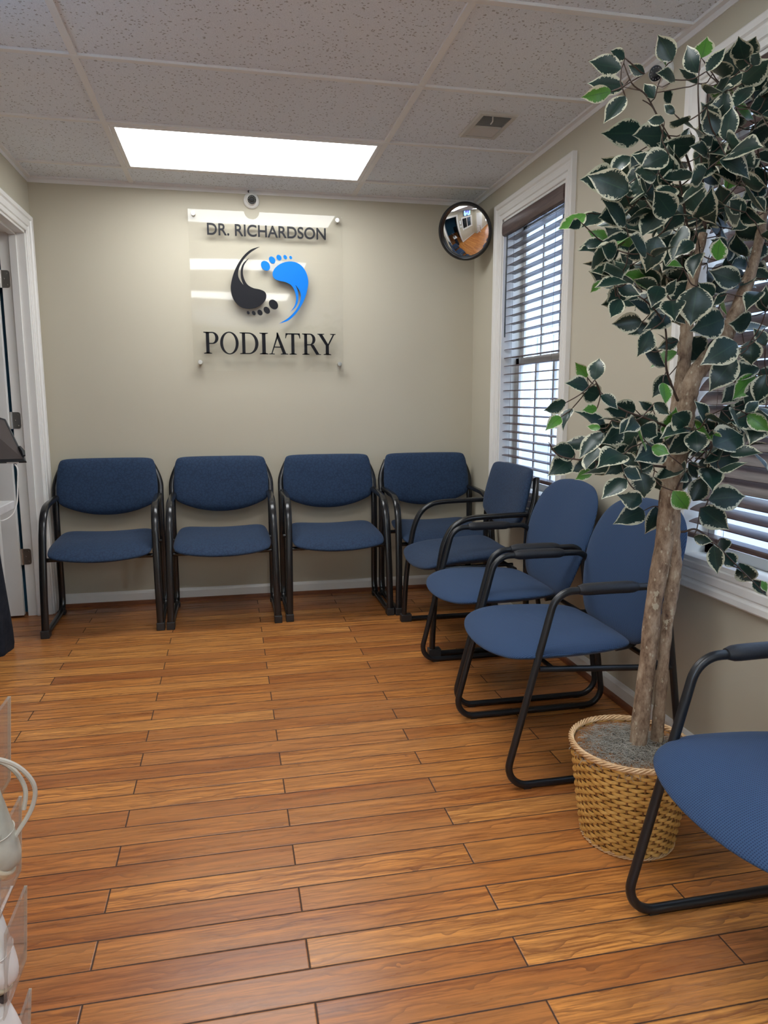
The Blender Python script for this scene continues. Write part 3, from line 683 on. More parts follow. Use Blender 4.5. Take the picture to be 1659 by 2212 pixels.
b = MB(); wl = Vector((XR-.01, YB-.01, MC.z))-MC; b.tube([Vector((0, 0, 0))-dn*.013, -dn*.04, wl*.8, wl], .012, 10); b.build('mounting_arm', M['dark'], mr)

# ------------------------------------------------------------ chairs
def chair_a(label):
    r = thing('guest_chair', label, 'chair', (0, 0, 0), 0, 'blue guest chairs with flat black sled frames')
    HW = .2775
    # side profile in (y, z); y 0 at the front foot, grows to the back (origin shifted so the chair is centred)
    Y0 = -.265
    fr = [(0, .018), (.012, .25), (.040, .46), (.062, .545), (.094, .600), (.140, .632), (.20, .645), (.33, .650), (.452, .652)]
    front = spline([(0, Y0+a, z) for a, z in fr], 6, False)
    up = spline([(0, Y0+a, z) for a, z in [(.512, .815), (.503, .78), (.484, .70), (.462, .62), (.455, .50), (.458, .30), (.462, .14), (.455, .060), (.430, .022), (.38, .0135), (.25, .0135), (.10, .0135), (.012, .0135)]], 6, False)
    for s in (-1, 1):
        m = MB(); x = s*HW; xi = s*(HW-.012)
        m.tube([(x-s*.010*min(1, p.z/.6), p.y, p.z) for p in front], .0125, 14, b=(1, 0, 0), ratio=1.45, power=.72)
        m.tube([(x-s*.040*max(0, min(1, (p.z-.70)/.115))**1.6, p.y, p.z) for p in up], [.0125*(1 if p.z > .05 or p.y > .15 else .9) for p in up], 14, b=(1, 0, 0), ratio=1.40, power=.72)
        sf = m.build('side_frame', M['black_gloss'], r)
        for (ya, yb) in ((-.018, .040), (.40, .445)):
            b = MB(); b.box(x-.0205, x+.0205, Y0+ya, Y0+yb, .0, .040 if ya < .1 else .022); b.build('foot_block', M['rubber'], sf, smooth=False, bevel=.003)
    for yy, zz in ((.06, .385), (.40, .395)): MB().tube([(-HW, Y0+yy, zz), (HW, Y0+yy, zz)], .011, 10).build('cross_bar', M['black_gloss'], r)
    for s in (-1, 1): MB().tube([(s*.20, Y0+.05, .40), (s*.20, Y0+.42, .40)], .009, 8).build('seat_rail', M['black_gloss'], r)
    # seat
    ol = [(p.x, p.y) for p in spline([(-.250, .03, 0), (-.215, -.018, 0), (-.10, -.038, 0), (0, -.042, 0), (.10, -.038, 0), (.215, -.018, 0), (.250, .03, 0), (.252, .16, 0), (.244, .33, 0), (.215, .425, 0), (.12, .450, 0), (0, .452, 0), (-.12, .450, 0), (-.215, .425, 0), (-.244, .33, 0), (-.252, .16, 0)], 5)]
    def dfs(a, b, d):
        fx = (a/.25)**2; z = .432+d-.024*max(0, (.16-b)/.2)**2*1.2-.014*(1-fx)*max(0, 1-b/.3)
        z += .022*fx*max(0, min(1, b/.35)) + .012*max(0, (b-.3)/.15)
        return (a, b, z)
    m = MB(); m.pad(ol, lambda a, b, d: (a, Y0+b, d), .036, .034, deform=dfs, ex=3.0); m.build('seat', M['fa'], r, sub=1, angle=180)
    # backrest
    ol = [(p.x, p.y) for p in spline([(-.262, .640, 0), (-.268, .70, 0), (-.262, .78, 0), (-.252, .835, 0), (-.225, .858, 0), (-.12, .862, 0), (0, .862, 0), (.12, .862, 0), (.225, .858, 0), (.252, .835, 0), (.262, .78, 0), (.268, .70, 0), (.262, .640, 0), (.242, .608, 0), (.16, .572, 0), (.08, .553, 0), (0, .547, 0), (-.08, .553, 0), (-.16, .572, 0), (-.242, .608, 0)], 5)]
    def dfb(a, b, d):
        lean = .455+.055*max(0, (b-.58))/.25 - .004
        return (a, b, lean-.005-.022*(a/.27)**2-d)
    m = MB(); m.pad(ol, lambda a, b, d: (a, Y0+d, b), .020, .030, deform=dfb, ex=4); m.build('backrest', M['fa'], r, sub=1, angle=180)
    return r
def chair_b(label):
    r = thing('armchair', label, 'chair', (0, 0, 0), 0, 'blue armchairs with round black tube frames')
    HW = .252; Y0 = -.27; RAD = .0112
    loop = [(-.018, RAD), (.588, RAD), (.498, .617), (.135, .617)]
    path = fillet([(0, Y0+a, z) for a, z in loop], [.062, .062, .055, .070], True, 9)
    for s in (-1, 1):
        x = s*HW; m = MB(); m.tube([(x, p.y, p.z) for p in path], RAD, 14, closed=True, b=(1, 0, 0)); sf = m.build('side_frame', M['black_tube'], r)
        pa = [(x, Y0+.205+.195*k/12, .6185+.0015*math.sin(PI*k/12)) for k in range(13)]
        rr = [.0125, .0175]+[.0185]*9+[.0175, .0125]
        b = MB(); b.tube(pa, rr, 16, b=(1, 0, 0), ratio=1.18); b.build('arm_pad', M['foam'], sf)
        m2 = MB(); m2.tube([(x, Y0+.088, .380), (x, Y0+.535, .352)], .0095, 10); m2.build('seat_rail', M['black_tube'], r)
        for yy in (.06, .50): MB().box(x-.008, x+.008, Y0+yy-.012, Y0+yy+.012, 0, .006).build('glide', M['rubber'], sf, smooth=False)
    for yy, z in ((.13, .378), (.50, .356), (.502, .585)): MB().tube([(-HW, Y0+yy, z), (HW, Y0+yy, z)], .0092, 10).build('cross_bar', M['black_tube'], r)
    for s in (-1, 1): MB().tube(spline([(s*.11, Y0+.42, .372), (s*.11, Y0+.485, .385), (s*.11, Y0+.515, .44), (s*.11, Y0+.535, .56), (s*.11, Y0+.56, .68)], 4, False), .010, 10).build('back_support', M['black_tube'], r)
    ol = [(p.x, p.y) for p in spline([(-.238, .10, 0), (-.205, .020, 0), (-.12, -.022, 0), (0, -.036, 0), (.12, -.022, 0), (.205, .020, 0), (.238, .10, 0), (.238, .22, 0), (.220, .34, 0), (.185, .415, 0), (.10, .440, 0), (0, .443, 0), (-.10, .440, 0), (-.185, .415, 0), (-.220, .34, 0), (-.238, .22, 0)], 5)]
    def dfs(a, b, d):
        q = max(0, (.14-b)/.18); return (a*1.10, b, .424+d-.030*q*q-.010*(1-(a/.24)**2)*min(1, max(0, b/.2)))
    m = MB(); m.pad(ol, lambda a, b, d: (a, Y0+b, d), .040, .036, deform=dfs, ex=2.6); m.build('seat', M['fb'], r, sub=1, angle=180)
    ol = [(p.x, p.y) for p in spline([(-.235, .52, 0), (-.262, .62, 0), (-.262, .70, 0), (-.232, .785, 0), (-.165, .835, 0), (-.08, .852, 0), (0, .856, 0), (.08, .852, 0), (.165, .835, 0), (.232, .785, 0), (.262, .70, 0), (.262, .62, 0), (.235, .52, 0), (.19, .430, 0), (.11, .392, 0), (0, .384, 0), (-.11, .392, 0), (-.19, .430, 0)], 5)]
    def dfb(a, b, d):
        lean = .470+.132*(b-.39)/.46-.012*math.sin(PI*min(1, max(0, (b-.39)/.46)))
        return (a*1.05, b-.008, lean-.016*(a/.26)**2-d)
    m = MB(); m.pad(ol, lambda a, b, d: (a, Y0+d, b), .018, .036, deform=dfb, ex=3); m.build('backrest', M['fb'], r, sub=1, angle=180)
    return r
A = chair_a('blue guest chair beside the white door casing, the leftmost along the back wall')
A.location = (-.669, 4.043, 0); A.rotation_euler = (0, 0, math.radians(1.6))
dup(A, (-.056, 4.050, 0), math.radians(0), 'blue guest chair below the left edge of the sign, second along the back wall')
dup(A, (.5615, 4.058, 0), math.radians(0), 'blue guest chair right of centre under the sign, third along the back wall')
dup(A, (1.163, 4.050, 0), math.radians(0), 'blue guest chair in the back corner, partly hidden by the chair turned sideways')
dup(A, (1.150, 3.385, 0), math.radians(-90), 'flat-framed blue guest chair turned sideways with its back to the narrow window')
B = chair_b('rounded blue armchair against the right wall, between the narrow window and the next armchair')
B.location = (1.095, 2.79, 0); B.rotation_euler = (0, 0, math.radians(-90))
dup(B, (1.068, 2.185, 0), math.radians(-90), 'rounded blue armchair against the right wall, directly behind the potted tree')
dup(B, (1.135, 1.105, 0), math.radians(-90), 'nearest blue armchair, cut off by the right edge, in front of the wicker basket')

# ------------------------------------------------------------ potted tree
BX, BY = 1.032, 1.655; BR0, BR1, BH = .118, .156, .268
pt = thing('potted_tree', 'artificial variegated ficus tree in a woven wicker basket by the wide window', 'potted plant', (BX, BY, 0))
bk = MB(); NS = 44; rows = 23
def brad(z): return BR0+(BR1-BR0)*(z/BH)**.85
for k in range(rows):
    z = .012+(BH-.026)*k/(rows-1); pa = []; ph = (k % 2)*PI
    nseg = NS*4
    for i in range(nseg):
        a = 2*PI*i/nseg; rr = brad(z)+.0034*math.cos(NS/2*a+ph); pa.append((rr*math.cos(a), rr*math.sin(a), z+.0012*math.sin(3*a+k)))
    bk.tube(pa, .0024, 6, closed=True, b=(0, 0, 1), ratio=2.15)
bo = bk.build('wicker_basket', M['wicker'], pt)
st = MB()
for i in range(NS):
    a = 2*PI*(i)/NS; st.tube([((brad(z)-.0006)*math.cos(a), (brad(z)-.0006)*math.sin(a), z) for z in (.004, .07, .14, .2, BH-.004)], .0026, 5)
st.lathe([(BR0-.006, .004), (brad(.1)-.007, .1), (BR1-.007, BH-.01)], seg=40); st.lathe([(BR0-.004, .002), (.001, .003)], seg=40)
st.build('stake', M['wicker_d'], bo)
rm = MB()
for q in range(5):
    pa = []; off = 2*PI*q/5; tw = 14
    for i in range(280):
        a = 2*PI*i/280; pa.append(((BR1+.001+.0055*math.cos(tw*a+off))*math.cos(a), (BR1+.001+.0055*math.cos(tw*a+off))*math.sin(a), BH-.002+.0055*math.sin(tw*a+off)))
    rm.tube(pa, .0028, 5, closed=True)
rm.build('rim', M['rimw'], bo); rm = MB()
for q in range(3):
    pa = []; off = 2*PI*q/3
    for i in range(200):
        a = 2*PI*i/200; pa.append(((BR0+.003+.003*math.cos(20*a+off))*math.cos(a), (BR0+.003+.003*math.cos(20*a+off))*math.sin(a), .005+.003*math.sin(20*a+off)))
    rm.tube(pa, .0022, 5, closed=True)
rm.build('foot_ring', M['rimw'], bo)
ms = MB(); rg = random.Random(3); vs = []; fs = []; NR, NA = 10, 40
for i in range(NR+1):
    for k in range(NA):
        r = (BR1-.008)*i/NR; a = 2*PI*k/NA; vs.append((r*math.cos(a), r*math.sin(a), BH-.022+.016*(1-(i/NR)**2)+rg.uniform(-.003, .003)))
for i in range(NR):
    for k in range(NA): fs.append((i*NA+k, i*NA+(k+1) % NA, (i+1)*NA+(k+1) % NA, (i+1)*NA+k))
ms.add(vs, fs); mo = ms.build('dried_moss', M['moss'], pt)
fb = MB()
for i in range(3600):
    r = (BR1-.006)*math.sqrt(rg.random()); a = rg.uniform(0, 2*PI); p = Vector((r*math.cos(a), r*math.sin(a), BH-.018+.016*(1-(r/BR1)**2)+rg.uniform(0, .006)))
    h = rg.uniform(0, 2*PI); l = rg.uniform(.008, .020); pa = [p]; cv = rg.uniform(-1.2, 1.2); el = rg.uniform(-.1, .5)
    for k in range(4):
        h += cv; el -= .22; pa.append(pa[-1]+Vector((math.cos(h), math.sin(h), el))*l/2.5)
    fb.tube(pa, .0006, 3, caps=False)
fo_ = fb.build('moss_fibres', M['fibre'], mo); fo_['kind'] = 'stuff'
# trunks
def T3(u, v, dy=0): p = at(u, v, y=BY+dy); return Vector((p.x-BX, p.y-BY, p.z))
tk = MB()
def limb(pts, rads, wob=.002, seg=12, per=6, m=tk, seed=1):
    rg_ = random.Random(seed); P = spline(pts, per, False); n = len(P); R = []
    for i in range(n):
        f = i/(n-1)*(len(rads)-1); k = min(int(f), len(rads)-2); R.append(rads[k]+(rads[k+1]-rads[k])*(f-k)+rg_.uniform(-1, 1)*wob*.6)
    m.tube(P, R, seg)
b1 = T3(1375, 1625, -.01); b1.z -= .02; b2 = T3(1416, 1630, .0); b2.z -= .02
limb([b1, T3(1388, 1520), T3(1400, 1420), T3(1410, 1320), T3(1421, 1250), T3(1435, 1170), T3(1443, 1090), T3(1450, 1010), T3(1461, 940, .005), T3(1466, 870, .01), T3(1476, 800, .015), T3(1482, 730, .02), T3(1488, 660, .025), T3(1500, 590, .03), T3(1519, 505, .04)],
     [.0245, .0228, .0218, .0216, .023, .024, .0235, .022, .021, .019, .017, .016, .015, .013, .010], seed=2)
limb([b2, T3(1425, 1520), T3(1434, 1420), T3(1443, 1330), T3(1452, 1270), T3(1457, 1220), T3(1452, 1160), T3(1452, 1090), T3(1462, 1010, -.012), T3(1476, 940, -.014), T3(1484, 880, -.015), T3(1496, 820, -.015), T3(1525, 780, -.01), T3(1562, 735, 0), T3(1592, 670, .01), T3(1618, 600, .02), T3(1640, 520, .03), T3(1655, 430, .04)],
     [.0165, .0155, .0148, .016, .0185, .018, .020, .022, .022, .022, .022, .022, .021, .020, .018, .015, .012, .009], seed=5)
limb([T3(1478, 800, .015), T3(1470, 760, .02), T3(1462, 730, .02)], [.009, .007, .0005], seed=8)
tk.build('trunk', M['bark'], pt, angle=180)
# leaves: base and tip of each, read as points and given their own depth
C3 = [(985,265,880,80,0),(1165,350,1080,150,0),(1190,245,1235,70,1),(1225,340,1362,160,0),(940,300,855,200,1),(1005,400,885,340,0),(1165,430,1035,300,0),(625,320,405,255,0),(650,245,560,190,0),(790,355,670,295,0),(645,450,395,410,0),(555,480,340,525,1),(655,515,500,690,0),(860,530,785,415,0),(930,480,985,570,0),(930,690,805,685,0),(1000,640,925,570,0),(780,775,505,775,0),(950,790,725,775,0),(1095,690,975,720,0),(1100,740,1060,870,0),(690,940,540,1085,0),(770,900,690,1020,0),(960,925,760,1015,0),(820,1000,640,1140,0),(965,1020,720,1150,0),(560,1080,350,1105,0),(605,1110,525,1210,1),(640,1170,530,1250,0),(620,1140,715,1230,0),(700,1240,700,1370,1),(815,1235,720,1200,0),(985,1150,890,1260,0),(375,1345,185,1430,1),(340,1400,260,1440,0),(480,1340,350,1420,0),(655,1420,520,1310,0),(650,1550,510,1430,0),(530,1530,390,1460,1),(575,1610,385,1590,0),(500,1540,330,1570,0),(615,1790,405,1750,0),(1060,1350,915,1470,0),(880,1500,800,1760,0),(1020,1480,930,1690,0),(1340,1330,1320,1140,2),(1290,790,1230,600,0),(1320,700,1370,450,0),(1370,830,1400,570,0),(1300,740,1190,555,0),(1280,860,1180,790,0),(1600,470,1545,310,2),(1550,300,1605,190,0),(1430,590,1560,420,0),(1440,930,1285,1000,1),(1280,1000,1130,1110,0),(1600,1000,1300,1050,0),(1200,1240,1290,1420,0),(1640,1160,1475,1240,0),(1550,1390,1400,1450,0),(1300,1670,1330,1500,1),(1460,1830,1250,1740,0),(1060,1720,950,1700,1),(1650,1150,1570,980,0),
      (760,1330,640,1380,0),(1060,1230,870,1240,0),(1200,1330,1060,1440,0),(1130,1540,1000,1640,0),(700,1700,620,1620,0),(1180,1620,1120,1780,0),(1500,1640,1420,1500,0),(1640,1560,1540,1660,0),(1560,1230,1640,1330,0),(1480,1000,1620,940,0),(1500,750,1640,700,0),(1230,920,1120,860,0),(1500,1330,1380,1240,0),(930,1290,760,1480,0),(830,1600,660,1650,0),(1370,1580,1260,1520,0),(1660,1800,1540,1720,0)]
C4 = [(505,20,405,105,1),(700,50,530,150,0),(620,150,555,270,0),(770,310,560,325,0),(830,330,670,400,0),(830,370,745,560,0),(830,250,695,150,0),(1145,20,995,270,0),(1160,60,1115,340,2),(1025,440,880,500,0),(780,500,960,620,0),(1060,440,1200,590,2),(1350,290,1130,370,0),(1370,110,1260,200,0),(1440,460,1195,605,0),(1430,560,1245,800,0),(1540,440,1540,620,2),(1600,640,1310,690,0),(1560,680,1420,860,1),(1650,680,1570,890,0),(385,700,300,600,1),(440,720,470,555,0),(395,770,235,735,0),(470,830,340,785,0),(455,920,360,930,1),(235,880,90,940,0),(280,920,205,1070,0),(200,980,95,1070,1),(480,830,610,920,0),(725,930,525,930,0),(850,930,750,870,0),(960,690,850,840,0),(920,740,945,890,1),(860,880,970,970,0),(980,1030,795,1150,0),(990,960,1110,1050,2),(1200,970,1150,1080,0),(500,1090,320,1260,0),(640,1060,500,1170,0),(480,1060,380,1040,1),(840,1190,970,1240,3),(740,1250,860,1320,2),(300,1240,140,1200,0),(270,1290,115,1385,0),(450,1300,265,1365,0),(425,1360,295,1420,1),(530,1330,435,1390,0),(665,1420,485,1545,0),(770,1370,790,1555,2),(850,1400,900,1510,0),(770,1580,600,1530,0),(940,1400,1145,1435,0),(990,1500,1100,1640,3),(1130,1570,1225,1385,0),(1240,1560,1515,1535,0),(1180,1620,1395,1780,0),(785,1640,580,1725,0),(870,1610,800,1810,0),(1160,1230,1150,1060,2),(1220,1270,1485,1285,0),(1270,1180,1510,1095,0),(1200,1270,1260,1450,0),(1330,930,1430,1020,2),(1620,1020,1425,1010,0),(1250,1090,1350,1180,1),
      (700,1000,620,1090,0),(760,1050,900,1120,0),(560,1000,650,1060,0),(620,1240,760,1330,0),(540,1190,620,1290,0),(1100,1300,1180,1420,0),(680,1200,560,1260,0),(900,1180,830,1080,0),(640,1350,780,1420,0),(1330,1100,1200,1000,0),(1500,950,1600,860,0),(1480,760,1330,880,0),(600,60,760,120,0),(900,60,840,200,0),(1000,240,1080,330,0),(1280,120,1180,40,0),(1540,300,1400,330,0),(1640,480,1560,350,0),(1600,100,1500,220,0),(1460,60,1560,-40,0),(1640,240,1640,60,0),(950,120,1010,10,0)]
C8 = [(260,1150,440,1200,0),(450,1230,490,1510,0),(520,1160,560,1320,0),(560,1300,660,1450,0),(700,1400,820,1600,0),(830,1560,960,1720,0),(900,1570,969,1680,1),(640,1430,760,1530,0)]
rl = random.Random(11); leaves = []
def mkleaf(P0, P1, kind, fill=False):
    L = (P1-P0).length; wr = {0: rl.uniform(.50, .66), 1: rl.uniform(.46, .60), 2: .82, 3: .66}[kind]
    view = (Vector((-BX, -BY, CAM_Z))-P0).normalized()      # crown faces into the room
    n = (view+Vector((rl.uniform(-.6, .6), rl.uniform(-.5, .5), rl.uniform(-.3, .7)))*(1. if kind < 2 else .3)).normalized()
    if fill: n = Vector((rl.uniform(-1, 1), rl.uniform(-1, .6), rl.uniform(-.2, 1))).normalized()
    leaves.append((P0, P1, n, L*wr, 1. if kind in (1, 3) else 0., rl.random()))
for (src, ox, oy, sc) in ((C3, 1150, 50, 3.259), (C4, 1150, 600, 3.259), (C8, 1440, 900, 4.425)):
    for (a, b, c, d, k) in src:
        u0, v0, u1, v1 = ox+a/sc, oy+b/sc, ox+c/sc, oy+d/sc
        dy = rl.uniform(-.20, .10) if u0 > 1330 else rl.uniform(-.08, .10)
        if oy == 900 or (u0 > 1500 and v0 > 1040): dy = rl.uniform(-.05, .0)
        P0 = T3(u0, v0, dy); P1 = T3(u1, v1, dy+rl.uniform(-.035, .03))
        for P in (P0, P1): P.x = min(P.x, XR-.05-BX)
        mkleaf(P0, P1, k)
# filling leaves inside the crown volume
def inside(x, z):   # crown outline in world x, z at the plane of the trunk
    blobs = [(1.22, 1.66, .20, .17), (1.27, 1.86, .15, .13), (1.06, 1.52, .17, .12), (1.05, 1.66, .13, .09), (1.30, 1.45, .13, .13), (1.17, 1.34, .12, .08), (1.03, 1.07, .15, .065), (1.22, 1.06, .11, .09), (1.31, 1.22, .09, .09), (1.36, 2.0, .06, .10)]
    return any(((x-a)/c)**2+((z-b)/d)**2 < 1 for a, b, c, d in blobs)
cnt = 0
while cnt < 360:
    x, z = rl.uniform(.82, 1.42), rl.uniform(.98, 2.08); dy = rl.uniform(-.20, .26)
    s_ = (BY+dy)/BY
    if not inside(x, z): continue
    L = rl.uniform(.065, .105); P0 = Vector((x*s_-BX, dy, CAM_Z+(z-CAM_Z)*s_))
    out = Vector((P0.x-.12, P0.y, rl.uniform(-.06, .12)))
    d_ = (out.normalized()+Vector((rl.uniform(-.8, .8), rl.uniform(-.8, .8), rl.uniform(-.9, .5)))).normalized(); P1 = P0+d_*L
    if dy < .05 and 1.08 < x < 1.34 and 1.20 < z < 1.56: continue
    if P1.x > XR-.03-BX or P0.x > XR-.05-BX: continue
    mkleaf(P0, P1, 1 if rl.random() < .07 else 0, True); cnt += 1
lm_v = []; lm_f = []; lu = []; lv_ = []
NVL = 12
PROF = [(0, .03), (.06, .34), (.14, .64), (.25, .88), (.38, 1.), (.52, .97), (.65, .80), (.76, .55), (.85, .30), (.92, .14), (.97, .05), (1, 0)]
for (P0, P1, n, w_, lime, rv) in leaves:
    a = P1-P0; L = a.length; ad = a.normalized(); s = ad.cross(n)
    if s.length < .2: s = ad.orthogonal()
    s.normalize(); n2 = s.cross(ad).normalized(); curl = rl.uniform(-.10, .12); fold = rl.uniform(.10, .35); tw = rl.uniform(-.25, .25); o = len(lm_v); wv = rl.uniform(0, 6)
    for i in range(NVL):
        v, sh = PROF[i]
        hw = w_/2*sh*1.10+.0003; cc = P0+a*v+n2*(curl*L*math.sin(PI*v))-n2*(.10*L*v*v)
        ang = tw*(v-.3); ss = s*math.cos(ang)+n2*math.sin(ang); nn = n2*math.cos(ang)-s*math.sin(ang)
        for k, q in enumerate((-1, -.5, 0, .5, 1)):
            lm_v.append(cc+ss*(hw*q)+nn*(fold*hw*abs(q)+.05*hw*math.sin(wv+7*v+q*2))); 
            lu.append(((q+1)/2, v)); lv_.append((rv, lime))
    for i in range(NVL-1):
        for k in range(4): lm_f.append((o+i*5+k, o+i*5+k+1, o+(i+1)*5+k+1, o+(i+1)*5+k))
me = bpy.data.meshes.new('foliage'); me.from_pydata([tuple(v) for v in lm_v], [], lm_f); me.materials.append(M['leaf'])
uvl = me.uv_layers.new(name='UVMap'); uv2 = me.uv_layers.new(name='vary')
for lp in me.loops: uvl.data[lp.index].uv = lu[lp.vertex_index]; uv2.data[lp.index].uv = lv_[lp.vertex_index]
me.polygons.foreach_set('use_smooth', [True]*len(me.polygons))
fo = bpy.data.objects.new('foliage', me); COL.objects.link(fo); fo.parent = pt
# twigs: grow from the limbs to every leaf base
tw = MB()
main = [[(1524, 495, .04), (1505, 420, .04), (1480, 330, .03), (1448, 300, .0), (1420, 250, -.01), (1395, 205, -.02), (1365, 180, -.02), (1345, 130, -.02)],
        [(1500, 590, .03), (1488, 510, .02), (1470, 400, .0), (1455, 330, -.02), (1432, 290, -.03), (1412, 235, -.03), (1388, 216, -.03)],
        [(1524, 495, .04), (1520, 420, .02), (1515, 350, .0), (1510, 250, -.02), (1508, 180, -.03), (1514, 125, -.03)],
        [(1448, 1010, 0), (1400, 1005, -.02), (1330, 1000, -.03), (1270, 995, -.02), (1210, 985, 0), (1185, 955, .0)],
        [(1461, 930, .005), (1400, 905, -.02), (1345, 885, -.02), (1300, 850, 0), (1287, 825, 0)],
        [(1466, 870, .0), (1440, 800, -.03), (1440, 740, -.04), (1430, 690, -.05), (1380, 640, -.05), (1330, 640, -.03)],
        [(1650, 430, .04), (1640, 350, .02), (1630, 250, .0), (1625, 180, -.02)],
        [(1452, 1110, 0), (1460, 1060, -.03), (1490, 1010, -.04), (1540, 960, -.04), (1590, 920, -.04)],
        [(1457, 1150, 0), (1480, 1148, -.02), (1505, 1144, -.03), (1540, 1170, -.04), (1580, 1210, -.05), (1620, 1250, -.05), (1650, 1280, -.05)]]
nodes = []
for k, br in enumerate(main):
    P = spline([T3(*q) for q in br], 5, False); n = len(P); tw.tube(P, [.0034-.0022*i/(n-1) for i in range(n)], 6); nodes += P
nodes += [T3(1640, 520, .03), T3(1618, 600, .02), T3(1592, 670, .01), T3(1562, 735, 0), T3(1482, 730, .02), T3(1488, 660, .025), T3(1500, 590, .03), T3(1476, 800, .01), T3(1461, 900, 0), T3(1455, 960, 0), T3(1450, 1030, 0), T3(1445, 1090, 0)]
todo = [l[0] for l in leaves]
best = [(min(((p-q).length, j) for j, q in enumerate(nodes))) for p in todo]
rt = random.Random(5)
left = set(range(len(todo)))
while left:
    i = min(left, key=lambda k: best[k][0]); d, j = best[i]; left.discard(i); p = todo[i]; q = nodes[j]
    mid = (p+q)/2+Vector((rt.uniform(-1, 1), rt.uniform(-1, 1), rt.uniform(-1.4, .3)))*d*.12
    q2 = q+(mid-q)*.5+Vector((0, 0, -.03*d)); tw.tube(spline([q, q2, mid, p], 3, False), [.0015]*9+[.0009], 5)
    for nw in (mid, p):
        nodes.append(nw); jj = len(nodes)-1
        for k in left:
            dd = (todo[k]-nw).length
            if dd < best[k][0]: best[k] = (dd, jj)
tw.build('twigs', M['twig'], pt, angle=180)

# ------------------------------------------------------------ left edge: tablet table
tb = thing('side_table', 'small table with white marble top over a black cloth base beside the door', 'table', (-1.20, 3.64, 0))
MB().box(-.20, .175, -.20, .10, .665, .705).build('marble_top', M['marble'], tb, smooth=False, bevel=.004)
m = MB(); vs = []; fs = []; NA = 48
for i, (z, s_) in enumerate(((.0, 1.0), (.03, 1.03), (.10, 1.02), (.3, .93), (.5, .84), (.664, .76))):
    for k in range(NA):
        a = 2*PI*k/NA; rr = .125*s_*(1+.05*math.sin(9*a)*(1-z/.7)+.03*math.sin(5*a+2)); cx, sx_ = math.cos(a), math.sin(a)
        vs.append((math.copysign(abs(cx)**.7, cx)*rr*1.12, -.03+math.copysign(abs(sx_)**.7, sx_)*rr, z))
for i in range(5):
    for k in range(NA): fs.append((i*NA+k, i*NA+(k+1) % NA, (i+1)*NA+(k+1) % NA, (i+1)*NA+k))
m.add(vs, fs); m.build('cloth_base', M['cloth'], tb)
tl = thing('tablet', 'tablet in a black case tilted on its stand above the marble table', 'tablet', (-1.17, 3.62, .706))
q = [at(57, 997, y=3.60), at(-60, 1000, y=3.60), at(-75, 880, y=3.74), at(12, 905, y=3.74)]
q = [p-Vector((-1.17, 3.62, .705)) for p in q]
nrm = (q[1]-q[0]).cross(q[3]-q[0]).normalized()
if nrm.y > 0: nrm = -nrm
def slab(cs, d0, d1): 
    mb = MB(); mb.add([c+nrm*d0 for c in cs]+[c+nrm*d1 for c in cs], [(3, 2, 1, 0), (4, 5, 6, 7), (0, 1, 5, 4), (1, 2, 6, 5), (2, 3, 7, 6), (3, 0, 4, 7)]); return mb
slab(q, -.016, 0).build('case', M['dark'], tl, smooth=False, bevel=.004)
ce = sum(q, Vector())/4; qi = [ce+(p-ce)*.90 for p in q]
slab(qi, 0, .0015).build('screen', M['screen'], tl, smooth=False)
e1 = (q[1]-q[0]).normalized(); e2 = (q[3]-q[0]).normalized()
lb = [q[0]+e1*.035-e2*.001-nrm*.003, q[0]+e1*.085-e2*.001-nrm*.003, q[0]+e1*.085-e2*.002-nrm*.014, q[0]+e1*.035-e2*.002-nrm*.014]
MB().add([p+Vector((0, -.0035, 0)) for p in lb]+[p for p in lb], [(0, 1, 2, 3), (7, 6, 5, 4), (0, 4, 5, 1), (1, 5, 6, 2), (2, 6, 7, 3), (3, 7, 4, 0)]).build('label_strip', M['paper'], tl, smooth=False)
m = MB(); m.tube([q[0]+e1*.0+e2*.030+nrm*.004, q[0]+e2*.055+e1*-.004+nrm*.006, q[0]+e2*.085+nrm*.004], [.008, .011, .007], 8); m.build('corner_grip', M['dark'], tl)
m = MB(); m.tube([ce-nrm*.02, ce-nrm*.05+Vector((-.04, 0, -.05)), Vector((-.08, .03, .06)), Vector((-.08, .03, .004))], .010, 10); m.lathe([(.055, 0), (.055, .006), (.01, .012)], org=(-.08, .0, 0)); m.build('stand', M['dark'], tl)
m = MB(); pa = [at(32, 1004, y=3.58), at(38, 1015, y=3.57), at(38, 1050, y=3.56), at(36, 1090, y=3.54), at(24, 1115, y=3.52), at(0, 1126, y=3.50), at(-30, 1120, y=3.50)]
m.tube(spline([p-Vector((-1.17, 3.62, .705)) for p in pa], 5, False), .0030, 8); m.build('charging_cable', M['wcord'], tl)

